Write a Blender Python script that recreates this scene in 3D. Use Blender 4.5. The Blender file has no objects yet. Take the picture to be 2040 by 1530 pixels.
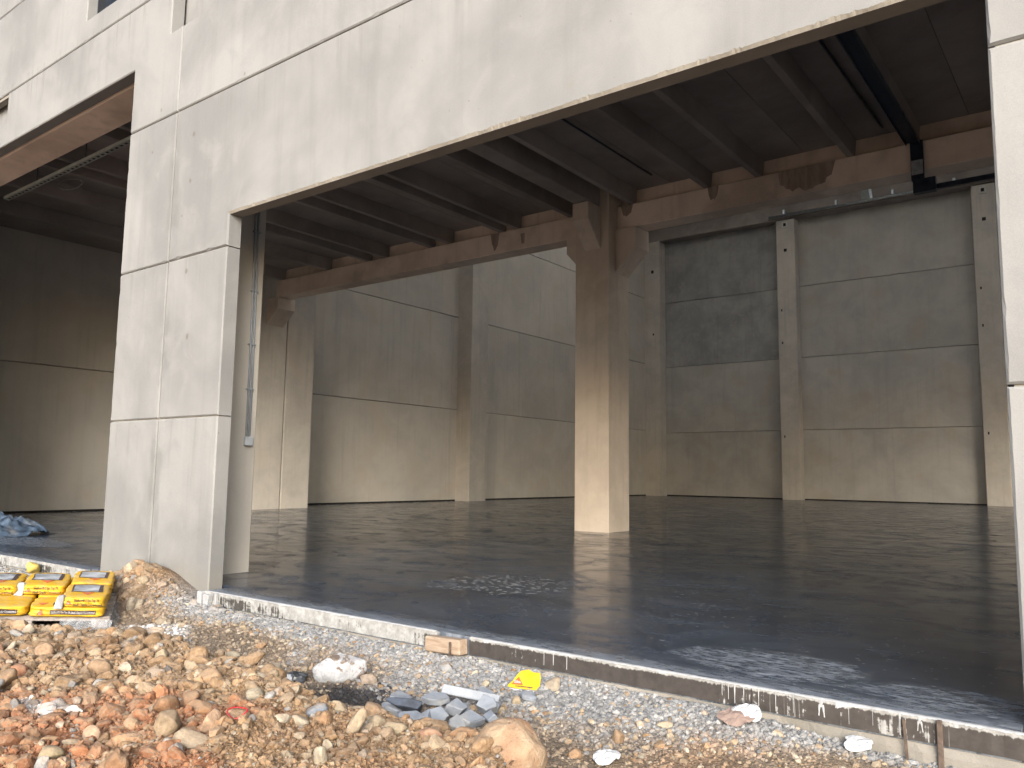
import bpy, bmesh, math, random
import numpy as np
from mathutils import Vector, Matrix

S = bpy.context.scene
COL = S.collection
random.seed(5)

# ------------------------------------------------------------------ camera, sky, sun, exposure
cd = bpy.data.cameras.new('camera')
cam = bpy.data.objects.new('camera', cd)
COL.objects.link(cam)
S.camera = cam
cd.sensor_fit = 'HORIZONTAL'
cd.sensor_width = 36.0
cd.lens = 36.0 * 1588.7 / 2040.0
cd.clip_start = 0.05
cd.clip_end = 2000.0
CR = Vector((0.79658592, 0.60436749, 0.01381369))
CU = Vector((0.05668342, -0.09742231, 0.99362764))
CF = Vector((-0.60186200, 0.79072678, 0.11186286))
m = Matrix((CR, CU, -CF)).transposed().to_4x4()
m.translation = Vector((0.0, -4.3994, 1.1))
cam.matrix_world = m

SUN_EL, SUN_AZ = math.radians(22), math.radians(145)      # azimuth clockwise from north (+y): sun stands in front of the facade, a little right
world = bpy.data.worlds.new('World')
S.world = world
world.use_nodes = True
wn = world.node_tree.nodes; wl = world.node_tree.links
wn.clear()
sky = wn.new('ShaderNodeTexSky'); sky.sky_type = 'NISHITA'; sky.sun_disc = False
sky.sun_elevation = SUN_EL; sky.sun_rotation = SUN_AZ
sky.air_density = 1.0; sky.dust_density = 3.0; sky.ozone_density = 1.0
bg = wn.new('ShaderNodeBackground'); bg.inputs['Strength'].default_value = 0.15
wo = wn.new('ShaderNodeOutputWorld')
wl.new(sky.outputs[0], bg.inputs[0]); wl.new(bg.outputs[0], wo.inputs[0])
sd = bpy.data.lights.new('sun', 'SUN'); sd.energy = 2.4; sd.angle = math.radians(38); sd.color = (0.97, 0.985, 1.0)
sun = bpy.data.objects.new('sun', sd); COL.objects.link(sun)
sv = Vector((math.sin(SUN_AZ) * math.cos(SUN_EL), math.cos(SUN_AZ) * math.cos(SUN_EL), math.sin(SUN_EL)))
sun.rotation_euler = sv.to_track_quat('Z', 'Y').to_euler()
sun.location = sv * 40

S.render.engine = 'CYCLES'
S.view_settings.view_transform = 'Standard'
S.view_settings.look = 'None'
S.view_settings.gamma = 1.0
S.view_settings.use_curve_mapping = False
S.view_settings.exposure = 1.3
cy = S.cycles
cy.max_bounces = 10; cy.diffuse_bounces = 6; cy.glossy_bounces = 4; cy.transmission_bounces = 6
cy.caustics_reflective = True; cy.blur_glossy = 0.4; cy.caustics_refractive = False
cy.sample_clamp_indirect = 6.0
cy.use_denoising = True
try:
    cy.denoiser = 'OPENIMAGEDENOISE'
except Exception:
    pass

# ------------------------------------------------------------------ helpers
def link(o, parent=None):
    COL.objects.link(o)
    if parent is not None:
        o.parent = parent
    return o
def tag(o, label=None, cat=None, group=None, kind=None):
    if label: o['label'] = label
    if cat: o['category'] = cat
    if group: o['group'] = group
    if kind: o['kind'] = kind
    return o
def empty(name, loc=(0, 0, 0), rz=0.0):
    o = bpy.data.objects.new(name, None)
    o.empty_display_size = 0.1
    o.location = loc; o.rotation_euler = (0, 0, rz)
    return link(o)
def mesh_obj(name, verts, faces, mat, parent=None, smooth=False):
    me = bpy.data.meshes.new(name)
    me.from_pydata([tuple(map(float, v)) for v in verts], [], [tuple(map(int, f)) for f in faces])
    me.update()
    if smooth:
        me.polygons.foreach_set('use_smooth', [True] * len(me.polygons))
    if mat is not None:
        me.materials.append(mat)
    return link(bpy.data.objects.new(name, me), parent)
def bm_obj(name, bm, mat, parent=None, smooth=False):
    bmesh.ops.recalc_face_normals(bm, faces=bm.faces)
    me = bpy.data.meshes.new(name); bm.to_mesh(me); bm.free()
    if smooth:
        me.polygons.foreach_set('use_smooth', [True] * len(me.polygons))
    if mat is not None: me.materials.append(mat)
    return link(bpy.data.objects.new(name, me), parent)
def add_box(bm, x0, x1, y0, y1, z0, z1, bev=0.0):
    r = bmesh.ops.create_cube(bm, size=1.0)
    vs = r['verts']
    for v in vs:
        v.co = Vector(((x0 + x1) / 2 + v.co.x * (x1 - x0), (y0 + y1) / 2 + v.co.y * (y1 - y0), (z0 + z1) / 2 + v.co.z * (z1 - z0)))
    if bev > 0:
        es = list({e for v in vs for e in v.link_edges})
        bmesh.ops.bevel(bm, geom=es, offset=bev, segments=1, affect='EDGES', clamp_overlap=True)
def box(name, x0, x1, y0, y1, z0, z1, mat, parent=None, bev=0.0):
    bm = bmesh.new(); add_box(bm, x0, x1, y0, y1, z0, z1, bev)
    return bm_obj(name, bm, mat, parent)
def add_prism(bm, prof, axis, a0, a1, bev=0.0):
    """profile points extruded along an axis; prof = (u, v) in the other two axes (order x<y<z)"""
    def P(u, v, a):
        return {'x': (a, u, v), 'y': (u, a, v), 'z': (u, v, a)}[axis]
    A = [bm.verts.new(P(u, v, a0)) for u, v in prof]
    B = [bm.verts.new(P(u, v, a1)) for u, v in prof]
    n = len(prof); fs = [bm.faces.new(A), bm.faces.new(B[::-1])]
    for i in range(n):
        fs.append(bm.faces.new((A[i], A[(i + 1) % n], B[(i + 1) % n], B[i])))
    bmesh.ops.recalc_face_normals(bm, faces=fs)
    if bev > 0:
        es = list({e for v in A + B for e in v.link_edges})
        bmesh.ops.bevel(bm, geom=es, offset=bev, segments=1, affect='EDGES', clamp_overlap=True)
def prism(name, prof, axis, a0, a1, mat, parent=None, bev=0.0):
    bm = bmesh.new(); add_prism(bm, prof, axis, a0, a1, bev)
    return bm_obj(name, bm, mat, parent)
def add_tube(bm, pts, r, seg=8, closed=False):
    pts = [Vector(p) for p in pts]
    n = len(pts); rings = []
    for i, p in enumerate(pts):
        if closed:
            t = pts[(i + 1) % n] - pts[i - 1]
        else:
            t = pts[min(i + 1, n - 1)] - pts[max(i - 1, 0)]
        t.normalize()
        up = Vector((0, 0, 1)) if abs(t.z) < 0.9 else Vector((1, 0, 0))
        a = t.cross(up).normalized(); b = t.cross(a).normalized()
        rings.append([bm.verts.new(p + (a * math.cos(2 * math.pi * k / seg) + b * math.sin(2 * math.pi * k / seg)) * r) for k in range(seg)])
    rng = range(n) if closed else range(n - 1)
    for i in rng:
        A, B = rings[i], rings[(i + 1) % n]
        for k in range(seg):
            bm.faces.new((A[k], A[(k + 1) % seg], B[(k + 1) % seg], B[k]))
    if not closed:
        bm.faces.new(rings[0]); bm.faces.new(rings[-1][::-1])
def tube(name, pts, r, mat, parent=None, seg=8, closed=False):
    bm = bmesh.new(); add_tube(bm, pts, r, seg, closed)
    return bm_obj(name, bm, mat, parent, smooth=True)

# ------------------------------------------------------------------ node helpers
class NT:
    def __init__(s, name):
        s.m = bpy.data.materials.new(name); s.m.use_nodes = True
        s.t = s.m.node_tree; s.t.nodes.clear()
        s.out = s.t.nodes.new('ShaderNodeOutputMaterial')
        s.b = s.t.nodes.new('ShaderNodeBsdfPrincipled')
        s.t.links.new(s.b.outputs[0], s.out.inputs[0])
        geo = s.t.nodes.new('ShaderNodeNewGeometry')
        s.pos = geo.outputs['Position']; s.nrm = geo.outputs['Normal']
    def put(s, sock, v):
        if isinstance(v, bpy.types.NodeSocket): s.t.links.new(v, sock)
        elif isinstance(v, tuple) and len(v) == 3 and sock.type == 'RGBA': sock.default_value = (*v, 1)
        else: sock.default_value = v
    def math(s, op, a, b=0.0, c=None, clamp=False):
        n = s.t.nodes.new('ShaderNodeMath'); n.operation = op; n.use_clamp = clamp
        s.put(n.inputs[0], a); s.put(n.inputs[1], b)
        if c is not None: s.put(n.inputs[2], c)
        return n.outputs[0]
    def map(s, sc=(1, 1, 1), off=(0, 0, 0), src=None, rot=(0, 0, 0)):
        n = s.t.nodes.new('ShaderNodeMapping')
        s.put(n.inputs['Vector'], src or s.pos)
        s.put(n.inputs['Scale'], sc); s.put(n.inputs['Location'], off); s.put(n.inputs['Rotation'], rot)
        return n.outputs[0]
    def noise(s, vec, scale, detail=4.0, rough=.55, dist=0.0):
        n = s.t.nodes.new('ShaderNodeTexNoise')
        s.put(n.inputs['Vector'], vec); n.inputs['Scale'].default_value = scale
        n.inputs['Detail'].default_value = detail; n.inputs['Roughness'].default_value = rough
        n.inputs['Distortion'].default_value = dist
        return n.outputs[0]
    def voro(s, vec, scale, out='Distance', rnd=1.0):
        n = s.t.nodes.new('ShaderNodeTexVoronoi')
        s.put(n.inputs['Vector'], vec); n.inputs['Scale'].default_value = scale
        n.inputs['Randomness'].default_value = rnd
        return n.outputs[out]
    def rng(s, v, a, b, c=0.0, d=1.0, smooth=True):
        n = s.t.nodes.new('ShaderNodeMapRange')
        n.interpolation_type = 'SMOOTHSTEP' if smooth else 'LINEAR'
        s.put(n.inputs[0], v)
        for i, x in zip((1, 2, 3, 4), (a, b, c, d)): s.put(n.inputs[i], x)
        return n.outputs[0]
    def mix(s, f, a, b, mode='MIX'):
        n = s.t.nodes.new('ShaderNodeMix'); n.data_type = 'RGBA'; n.blend_type = mode
        s.put(n.inputs[0], f); s.put(n.inputs[6], a); s.put(n.inputs[7], b)
        return n.outputs[2]
    def sep(s, v):
        n = s.t.nodes.new('ShaderNodeSeparateXYZ'); s.put(n.inputs[0], v); return n.outputs
    def comb(s, x, y, z):
        n = s.t.nodes.new('ShaderNodeCombineXYZ')
        for i, v in enumerate((x, y, z)): s.put(n.inputs[i], v)
        return n.outputs[0]
    def rand(s):
        return s.t.nodes.new('ShaderNodeObjectInfo').outputs['Random']
    def attr(s, name):
        n = s.t.nodes.new('ShaderNodeAttribute'); n.attribute_name = name; return n.outputs['Color']
    def bump(s, h, strength=.3, dist=.01, nrm=None):
        n = s.t.nodes.new('ShaderNodeBump'); s.put(n.inputs['Height'], h)
        n.inputs['Strength'].default_value = strength; n.inputs['Distance'].default_value = dist
        if nrm is not None: s.put(n.inputs['Normal'], nrm)
        return n.outputs[0]
    def set(s, col=None, rough=None, nrm=None, metal=None, spec=None):
        if col is not None: s.put(s.b.inputs['Base Color'], col)
        if rough is not None: s.put(s.b.inputs['Roughness'], rough)
        if nrm is not None: s.put(s.b.inputs['Normal'], nrm)
        if metal is not None: s.put(s.b.inputs['Metallic'], metal)
        if spec is not None: s.put(s.b.inputs['Specular IOR Level'], spec)
        return s.m

def concrete(name, base, dark, light, mott=.9, streak=.5, spots=.5, panel=.12, rough=.85, bump=.25, tint=None):
    t = NT(name)
    r = t.rand()
    off = t.comb(t.math('MULTIPLY', r, 37.0), t.math('MULTIPLY', r, 53.0), t.math('MULTIPLY', r, 71.0))
    va = t.t.nodes.new('ShaderNodeVectorMath'); va.operation = 'ADD'
    t.put(va.inputs[0], t.pos); t.put(va.inputs[1], off)
    v = va.outputs[0]
    big = t.noise(v, .55, 5, .6, .4)
    mid = t.noise(v, 2.6, 6, .62, .6)
    st = t.noise(t.map((3.2, 3.2, .16), src=v), 1.6, 6, .6, .2)
    fine = t.noise(v, 34, 5, .7)
    grain = t.noise(v, 150, 2, .6)
    c = t.mix(t.rng(big, .32, .68), dark, light)
    c = t.mix(t.math('MULTIPLY', t.rng(mid, .48, .72), .55 * mott), c, light)
    c = t.mix(t.math('MULTIPLY', t.rng(mid, .50, .28), .45 * mott), c, dark)
    c = t.mix(t.math('MULTIPLY', t.rng(st, .50, .74), .75 * streak), c, tuple(x * .72 for x in dark))
    c = t.mix(t.math('MULTIPLY', t.rng(st, .45, .25), .55 * streak), c, light)
    if tint is not None:
        c = t.mix(t.math('MULTIPLY', t.rng(t.noise(v, .9, 3, .5), .52, .7), .5), c, tint)
    c = t.mix(t.math('MULTIPLY', t.rng(fine, .30, .75), .22), c, base)
    # pinholes and little rust or mud spots
    vo = t.voro(v, 9.0)
    pick = t.noise(v, 3.1, 2, .5)
    hole = t.math('MULTIPLY', t.rng(vo, .085, .03), t.rng(pick, .55, .62))
    c = t.mix(t.math('MULTIPLY', hole, .75 * spots), c, (.10, .085, .07))
    sp = t.math('MULTIPLY', t.rng(t.voro(t.map((1, 1, .75), src=v), 1.15), .075, .02), t.rng(mid, .40, .62))
    c = t.mix(t.math('MULTIPLY', sp, .7 * spots), c, (.16, .115, .07))
    bri = t.math('ADD', t.math('MULTIPLY', r, panel), 1 - panel / 2)
    bri = t.math('MULTIPLY', bri, t.rng(grain, .2, .8, .93, 1.07))
    c = t.mix(1.0, c, t.comb(bri, bri, bri), 'MULTIPLY')
    h = t.math('ADD', t.math('MULTIPLY', fine, .6), t.math('MULTIPLY', grain, .25))
    h = t.math('SUBTRACT', h, t.math('MULTIPLY', hole, 1.2))
    t.set(c, t.rng(mid, .3, .7, rough - .08, rough + .08), t.bump(h, bump, .006))
    return t.m
def plain(name, col, rough=.6, metal=0.0, var=.25, scale=8.0, bump=.1, dirt=None, spec=None):
    t = NT(name)
    n = t.noise(t.pos, scale, 5, .6)
    c = t.mix(t.rng(n, .3, .7), tuple(x * (1 - var) for x in col), tuple(min(1, x * (1 + var)) for x in col))
    if dirt is not None:
        c = t.mix(t.math('MULTIPLY', t.rng(t.noise(t.pos, scale * .6, 6, .65), .5, .68), .8), c, dirt)
    t.set(c, t.rng(n, .3, .7, max(0, rough - .1), min(1, rough + .1)), t.bump(t.noise(t.pos, scale * 6, 3, .6), bump, .003), metal, spec)
    return t.m
# ------------------------------------------------------------------ shape of the ground
def sstep(a, b, t):
    t = np.clip((t - a) / (b - a), 0, 1)
    return t * t * (3 - 2 * t)
_rng = np.random.default_rng(11)
_LAT = _rng.random((256, 256))
def vnoise(x, y):
    xi = np.floor(x).astype(int); yi = np.floor(y).astype(int)
    fx = x - xi; fy = y - yi
    fx = fx * fx * (3 - 2 * fx); fy = fy * fy * (3 - 2 * fy)
    g = lambda i, j: _LAT[i & 255, j & 255]
    return (g(xi, yi) * (1 - fx) + g(xi + 1, yi) * fx) * (1 - fy) + (g(xi, yi + 1) * (1 - fx) + g(xi + 1, yi + 1) * fx) * fy
def fbm(x, y, f, octv):
    s = 0; a = 1.0; t = 0
    for k in range(octv):
        s = s + a * vnoise(x * f + 17.3 * k, y * f - 9.1 * k); t += a; a *= .5; f *= 2.03
    return s / t - .5
def mound_line(x):
    # northern foot of the heap of brown spoil
    return np.interp(x, [-16, -9.5, -7.6, -7.0, -6.2, -5.4, -4.6, -4.1, -3.5, -2.7, -2.25, -1.9, -1.5, -.9, .5, 4], [-2.3, -2.1, -1.75, -1.6, -1.38, -1.2, -1.2, -1.26, -1.38, -1.40, -1.32, -1.85, -2.3, -2.8, -3.4, -4.5])
def spoil(x, y):
    return sstep(-.04, .24, mound_line(x) - y + .25 * fbm(x, y, 1.7, 3))
def pier_pile(x, y):
    d2 = ((x + 7.75) / .75) ** 2 + ((y + .12) / .46) ** 2
    return np.exp(-d2 * 1.3)
def ground_z(x, y):
    x = np.asarray(x, float); y = np.asarray(y, float)
    d = -y
    z = -.135 - .10 * sstep(.05, .9, d)
    z = z - .07 * sstep(-1.9, -.9, x) * sstep(0, .2, d)
    z = z + .17 * spoil(x, y) * (1 - sstep(2.6, 5.5, d)) + .27 * pier_pile(x, y)
    near = 1 - sstep(6, 14, np.hypot(x + 3, y + 1))
    edge = sstep(.0, .25, d)
    rough = .35 + .65 * np.clip(spoil(x, y) + pier_pile(x, y), 0, 1)
    z = z + near * (.25 + .75 * edge) * rough * (.10 * fbm(x, y, 1.3, 2) + .085 * fbm(x, y, 4.1, 3) + .055 * fbm(x + 5, y, 14., 3))
    z = z - .25 * sstep(.1, .6, y)          # ground drops under the floor slab
    return z
# ------------------------------------------------------------------ materials of the building
M = {}
M['facade'] = concrete('facade_concrete', (.183, .183, .180), (.145, .146, .145), (.220, .219, .214), mott=.9, streak=.35, spots=.9, panel=.06, bump=.22)
# water marks along the pier's vertical joint, rusty anchor spots and old chalk marks: they stay where they are on the facade
def add_facade_marks(mat):
    nt = mat.node_tree; t = NT.__new__(NT); t.m = mat; t.t = nt
    t.b = next(n for n in nt.nodes if n.type == 'BSDF_PRINCIPLED'); t.pos = next(n for n in nt.nodes if n.type == 'NEW_GEOMETRY').outputs['Position']
    src = t.b.inputs['Base Color'].links[0].from_socket
    x, y, z = t.sep(t.pos)
    n = t.noise(t.pos, 1.7, 5, .6, .5); n2 = t.noise(t.map((5, 5, 1.2)), 1.0, 5, .6); n3 = t.noise(t.pos, 16, 4, .6)
    d = t.math('ABSOLUTE', t.math('ADD', t.math('ADD', x, 7.97), t.math('MULTIPLY', t.math('SUBTRACT', n2, .5), .35)))
    wet = t.math('MULTIPLY', t.rng(d, .17, .03), t.rng(n, .42, .56))
    wet = t.math('MULTIPLY', wet, t.rng(z, 5.2, 4.2))
    c = t.mix(t.math('MULTIPLY', wet, .55), src, (.115, .118, .112))
    foot = t.math('MULTIPLY', t.rng(t.math('ADD', z, t.math('MULTIPLY', t.math('SUBTRACT', n, .5), .5)), .30, -.05), .40)
    c = t.mix(foot, c, (.16, .145, .115))
    st2 = t.noise(t.map((11, 11, .5)), 1.0, 5, .65)
    for zj in (4.99, 6.58, 6.70, 3.305, 1.62):
        k = t.math('MULTIPLY', t.rng(z, zj - .7, zj, 0, 1), t.math('LESS_THAN', z, zj))
        k = t.math('MULTIPLY', k, t.rng(st2, .54, .68))
        c = t.mix(t.math('MULTIPLY', k, .45), c, (.13, .128, .118))
    m = None
    for sx, sz, sr in SPOTS:
        q = t.math('SQRT', t.math('ADD', t.math('POWER', t.math('SUBTRACT', x, sx), 2.0), t.math('POWER', t.math('MULTIPLY', t.math('SUBTRACT', z, sz), .75), 2.0)))
        k = t.rng(t.math('ADD', q, t.math('MULTIPLY', t.math('SUBTRACT', n3, .5), sr * 1.4)), sr, sr * .25)
        m = k if m is None else t.math('MAXIMUM', m, k)
    c = t.mix(t.math('MULTIPLY', m, .6), c, (.085, .065, .045))
    t.put(t.b.inputs['Base Color'], c)
SPOTS = [(-7.64, 4.64, .030), (-7.66, 4.13, .026), (-7.63, 3.15, .034), (-7.54, 2.45, .034), (-8.48, 4.64, .022), (-8.35, 5.10, .022), (-6.77, 5.05, .018), (-7.78, 3.77, .016)]
add_facade_marks(M['facade'])
M['wall'] = concrete('wall_concrete', (.48, .445, .395), (.415, .39, .35), (.52, .485, .43), mott=.6, streak=.45, spots=.15, panel=.16, bump=.15, tint=(.46, .40, .32))
M['back'] = concrete('back_wall_concrete', (.37, .355, .33), (.31, .302, .285), (.41, .395, .365), mott=.7, streak=.35, spots=.15, panel=.22, bump=.15, tint=(.35, .305, .24))
M['pilaster'] = concrete('pilaster_concrete', (.45, .42, .375), (.37, .345, .31), (.50, .47, .42), mott=.9, streak=.5, spots=.4, panel=.06, bump=.15, tint=(.42, .37, .31))
M['back_dark'] = concrete('dark_wall_concrete', (.29, .29, .283), (.21, .213, .215), (.35, .345, .335), mott=1.1, streak=.4, spots=.15, panel=.2, rough=.85, bump=.15, tint=(.21, .22, .235))  # darker, bluer concrete for the upper left back wall panels
M['dark_mortar'] = concrete('dark_mortar', (.12, .115, .105), (.09, .085, .08), (.15, .145, .13), mott=.5, streak=.1, spots=.1, panel=.05, bump=.4)
M['column'] = concrete('column_concrete', (.64, .55, .455), (.52, .435, .355), (.70, .605, .505), mott=1.0, streak=.6, spots=.6, panel=.06, bump=.15, tint=(.56, .475, .38))
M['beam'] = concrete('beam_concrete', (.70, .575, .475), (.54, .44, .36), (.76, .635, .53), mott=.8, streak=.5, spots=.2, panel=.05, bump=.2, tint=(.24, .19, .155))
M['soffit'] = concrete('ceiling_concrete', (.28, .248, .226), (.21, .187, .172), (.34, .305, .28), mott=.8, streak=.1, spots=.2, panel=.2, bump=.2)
M['lintel_edge'] = concrete('mortar', (.20, .185, .16), (.15, .135, .115), (.24, .225, .195), mott=.6, streak=.2, spots=.2, panel=.05, bump=.4)
M['soffit_bounce_mortar'] = concrete('cream_mortar_with_bounce', (.25, .23, .195), (.21, .19, .16), (.28, .26, .225), mott=.4, streak=.2, spots=.2, panel=.05, bump=.4)  # cream mortar of the rim; paler soffit has ground bounce painted in
M['dark_metal'] = plain('black_painted_steel', (.03, .04, .06), .45, .4, .3, 9)
M['galv'] = plain('galvanised_steel', (.50, .54, .58), .38, .85, .2, 14)
M['rust'] = plain('rusty_steel', (.085, .062, .048), .85, .2, .4, 30, .4)
M['grey_pvc'] = plain('grey_plastic_conduit', (.30, .33, .37), .5, 0, .1, 10)
M['grey_box'] = plain('grey_plastic_box', (.42, .45, .48), .5, 0, .08, 10)
M['white_plate'] = plain('white_painted_plate', (.50, .49, .45), .6, 0, .1, 10)
M['hole'] = plain('shadowed_bolt_hole', (.015, .013, .012), .9, 0, .1, 10)

# window glass
t = NT('dark_window_glass'); t.set((.012, .014, .018), .25, None, None, .08); M['glass'] = t.m
# rooflight sheet: translucent white plastic
t = NT('rooflight_sheet')
tr = t.t.nodes.new('ShaderNodeBsdfTranslucent'); tr.inputs[0].default_value = (.93, .90, .84, 1)
t.t.links.new(tr.outputs[0], t.out.inputs[0]); M['rooflight'] = t.m

# ------------------------------------------------------------------ the industrial building
B = empty('industrial_building')
tag(B, 'unfinished precast concrete industrial hall with two wide door openings', 'building')
XV, L, P, R = -8.0, -9.017, -6.917, -.408
ZL, ZLL = 3.631, 5.774
G = .006
PT = .15
_seed = [3]
def facade_panel(poly, ragged=None, c=.011, name='facade_panel'):
    """axis aligned outline (x, z), counter-clockwise; front at y=0, chamfered rim, thickness PT; ragged = index of an edge whose arris is chipped"""
    n = len(poly); rnd = random.Random(_seed[0]); _seed[0] += 1
    front, rim = [], []
    def inward(a, b):
        d = (b[0] - a[0], b[1] - a[1]); l = math.hypot(*d); return (-d[1] / l, d[0] / l)
    N = [inward(poly[i], poly[(i + 1) % n]) for i in range(n)]
    for i in range(n):
        a, b = poly[i], poly[(i + 1) % n]
        ci = [c if k != ragged else .022 for k in ((i - 1) % n, i)]
        p0 = (a[0] + N[i - 1][0] * ci[0] + N[i][0] * ci[1], a[1] + N[i - 1][1] * ci[0] + N[i][1] * ci[1])
        front.append(p0); rim.append(a)
        ln = math.hypot(b[0] - a[0], b[1] - a[1])
        if i == ragged:
            k = int(ln / .016)
            w = 0.0
            for j in range(1, k):
                s = j / k
                w = .86 * w + rnd.gauss(0, .0014)
                chip = rnd.random() ** 12 * .014
                q = (a[0] + (b[0] - a[0]) * s, a[1] + (b[1] - a[1]) * s)
                off = .022 + w + chip + rnd.gauss(0, .0014)
                front.append((q[0] + N[i][0] * off, q[1] + N[i][1] * off)); rim.append(q)
        else:
            k = max(1, int(ln / .06))
            for j in range(1, k):
                s = j / k
                q = (a[0] + (b[0] - a[0]) * s, a[1] + (b[1] - a[1]) * s)
                off = c + abs(rnd.gauss(0, .0016)) + rnd.random() ** 30 * .016
                front.append((q[0] + N[i][0] * off, q[1] + N[i][1] * off)); rim.append(q)
    bm = bmesh.new()
    yf = .016 if ragged is not None else c
    F = [bm.verts.new((x, 0, z)) for x, z in front]
    O = [bm.verts.new((x, yf, z)) for x, z in rim]
    K = [bm.verts.new((x, PT, z)) for x, z in rim]
    bm.faces.new(F); bm.faces.new(K[::-1])
    q = len(F)
    for i in range(q):
        j = (i + 1) % q
        fa = bm.faces.new((F[j], F[i], O[i], O[j])); fb = bm.faces.new((O[j], O[i], K[i], K[j]))
        if ragged is not None and abs(rim[i][1] - poly[ragged][1]) < 1e-6 and abs(rim[j][1] - poly[ragged][1]) < 1e-6:
            fa.material_index = 1; fb.material_index = 1
    bmesh.ops.recalc_face_normals(bm, faces=bm.faces)
    bmesh.ops.triangulate(bm, faces=[f for f in bm.faces if len(f.verts) > 4])
    o = bm_obj(name, bm, M['facade'], B)
    if ragged is not None: o.data.materials.append(M['soffit_bounce_mortar'])
    return o
def rect(x0, x1, z0, z1): return [(x0, z0), (x1, z0), (x1, z1), (x0, z1)]
J1, J2, J3 = 1.620, 3.305, 4.990
for z0, z1 in ((-.115, J1 - G), (J1 + G, J2 - G), (J2 + G, J3 - G)):
    facade_panel(rect(L, XV - .011, z0, z1))
for z0, z1 in ((-.115, J1 - G), (J1 + G, J2 - G)):
    facade_panel(rect(XV + .008, P, z0, z1))
# the wide lintel panel over the near opening, with a leg on either pier
facade_panel([(XV + G, J2 + G), (P, J2 + G), (P, ZL), (R, ZL), (R, 3.24 + G), (1.29, 3.24 + G), (1.29, J3 - G), (XV + G, J3 - G)], ragged=2)
# panel over the far opening
facade_panel([(-17.5, J3 + G), (-15.5, J3 + G), (-15.5, ZLL), (L, ZLL), (L, J3 + G), (XV - G, J3 + G), (XV - G, 5.99), (-8.256, 5.99), (-8.256, 6.58 - G), (-12.75, 6.58 - G), (-12.75, 6.12), (-14.2, 6.12), (-14.2, 6.58 - G), (-17.5, 6.58 - G)])
facade_panel([(-17.5, 6.58 + G), (-8.256, 6.58 + G), (-8.256, 7.95 - G), (-9.1, 7.95 - G), (-9.1, 6.885), (-10.39, 6.885), (-10.39, 7.95 - G), (-17.5, 7.95 - G)])
facade_panel(rect(-17.5, -8.256, 7.95 + G, 11.0))
facade_panel(rect(-17.5, -8.256, 11.0 + 2 * G, 16.5))
facade_panel([(XV + G, J3 + G), (1.29, J3 + G), (1.29, 6.70 - G), (-7.62, 6.70 - G), (-7.62, 5.99), (XV + G, 5.99)])
for z0, z1 in ((6.70 + G, 9.0), (9.0 + 2 * G, 12.0), (12.0 + 2 * G, 16.5)):
    facade_panel(rect(-7.62, 1.29, z0, z1))
# near pier on the right
for z0, z1 in ((-.16, 1.547 - G), (1.547 + G, 3.24 - G)):
    facade_panel(rect(R, 1.29, z0, z1))
    facade_panel(rect(1.29 + 2 * G, 2.6, z0, z1))
facade_panel([(1.29 + 2 * G, 3.24 + G), (2.6, 3.24 + G), (2.6, ZL), (9.1, ZL), (9.1, 3.24 + G), (12.2, 3.24 + G), (12.2, J3 - G), (1.29 + 2 * G, J3 - G)])
for z0, z1 in ((J3 + G, 9.0), (9.0 + 2 * G, 16.5)):
    facade_panel(rect(1.29 + 2 * G, 12.2, z0, z1))
facade_panel(rect(9.1, 12.2, -.16, 3.24 - G))
# far end of the facade
for z0, z1 in ((-.115, J1 - G), (J1 + G, J2 - G), (J2 + G, J3 - G)):
    facade_panel(rect(-17.5, -15.5, z0, z1))
for z0, z1 in ((-.115, 3.3 - G), (3.3 + G, 9.0 - G), (9.0 + G, 16.5)):
    facade_panel(rect(-21.6, -17.5 - 2 * G, z0, z1))
# mortar filling behind the open joints
def mortar(x0, x1, z0, z1, y0=.022):
    box('mortar_joint', x0, x1, y0, .11, z0, z1, M['lintel_edge'], B)
box('mortar_joint', XV - .05, XV + .05, .024, .11, -.1, 5.9, M['dark_mortar'], B)
for z in (J1, J2): mortar(L + .02, P - .02, z - .04, z + .04)
mortar(L + .02, P - .02, J3 - .04, J3 + .04); mortar(P, 12.0, J3 - .041, J3 + .041, .024)
mortar(-17.4, -8.3, 6.54, 6.62); mortar(-17.4, -8.3, 7.91, 7.99); mortar(-7.6, 12, 6.66, 6.74)
mortar(R + .03, 2.55, 3.2, 3.28); mortar(R + .03, 2.55, 1.51, 1.59)
for x0, x1 in ((1.20, 1.40),): mortar(x0, x1, -.1, 15.6, .020)
mortar(-17.56, -17.44, -.1, 15.6, .020); mortar(-8.3, 1.2, 8.95, 9.05, .026)
# blind recesses high on the facade
box('recess_panel', -8.36, -7.52, .185, .27, 5.9, 15.8, M['facade'], B)
box('recess_panel', -14.3, -12.65, .10, .145, 6.02, 6.70, M['facade'], B).location.y = .06
# window
w = box('window', -10.5, -9.0, .125, .165, 6.80, 8.05, M['dark_metal'], B)
box('pane', -10.36, -9.13, .118, .122, 6.92, 7.95, M['glass'], w)
# beam on the inner side of the facade, above the tall opening
prism('edge_beam', [(.165, 5.80), (.185, 5.770), (.67, 5.765), (.67, 6.50), (.165, 6.50)], 'x', -21.2, -8.4, M['beam'], B, .008)
prism('edge_beam', [(.165, 5.80), (.185, 5.770), (.67, 5.765), (.67, 6.50), (.165, 6.50)], 'x', -7.55, 12.0, M['beam'], B, .008)
# columns behind the facade piers
fc = box('column', -8.33, -7.62, .20, .935, -.02, 7.0, M['wall'], B, .012)
box('column', .30, 1.0, .20, .935, -.02, 6.98, M['wall'], B, .012)
box('column', -16.9, -16.2, .20, .935, -.02, 6.98, M['wall'], B, .012)
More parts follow.
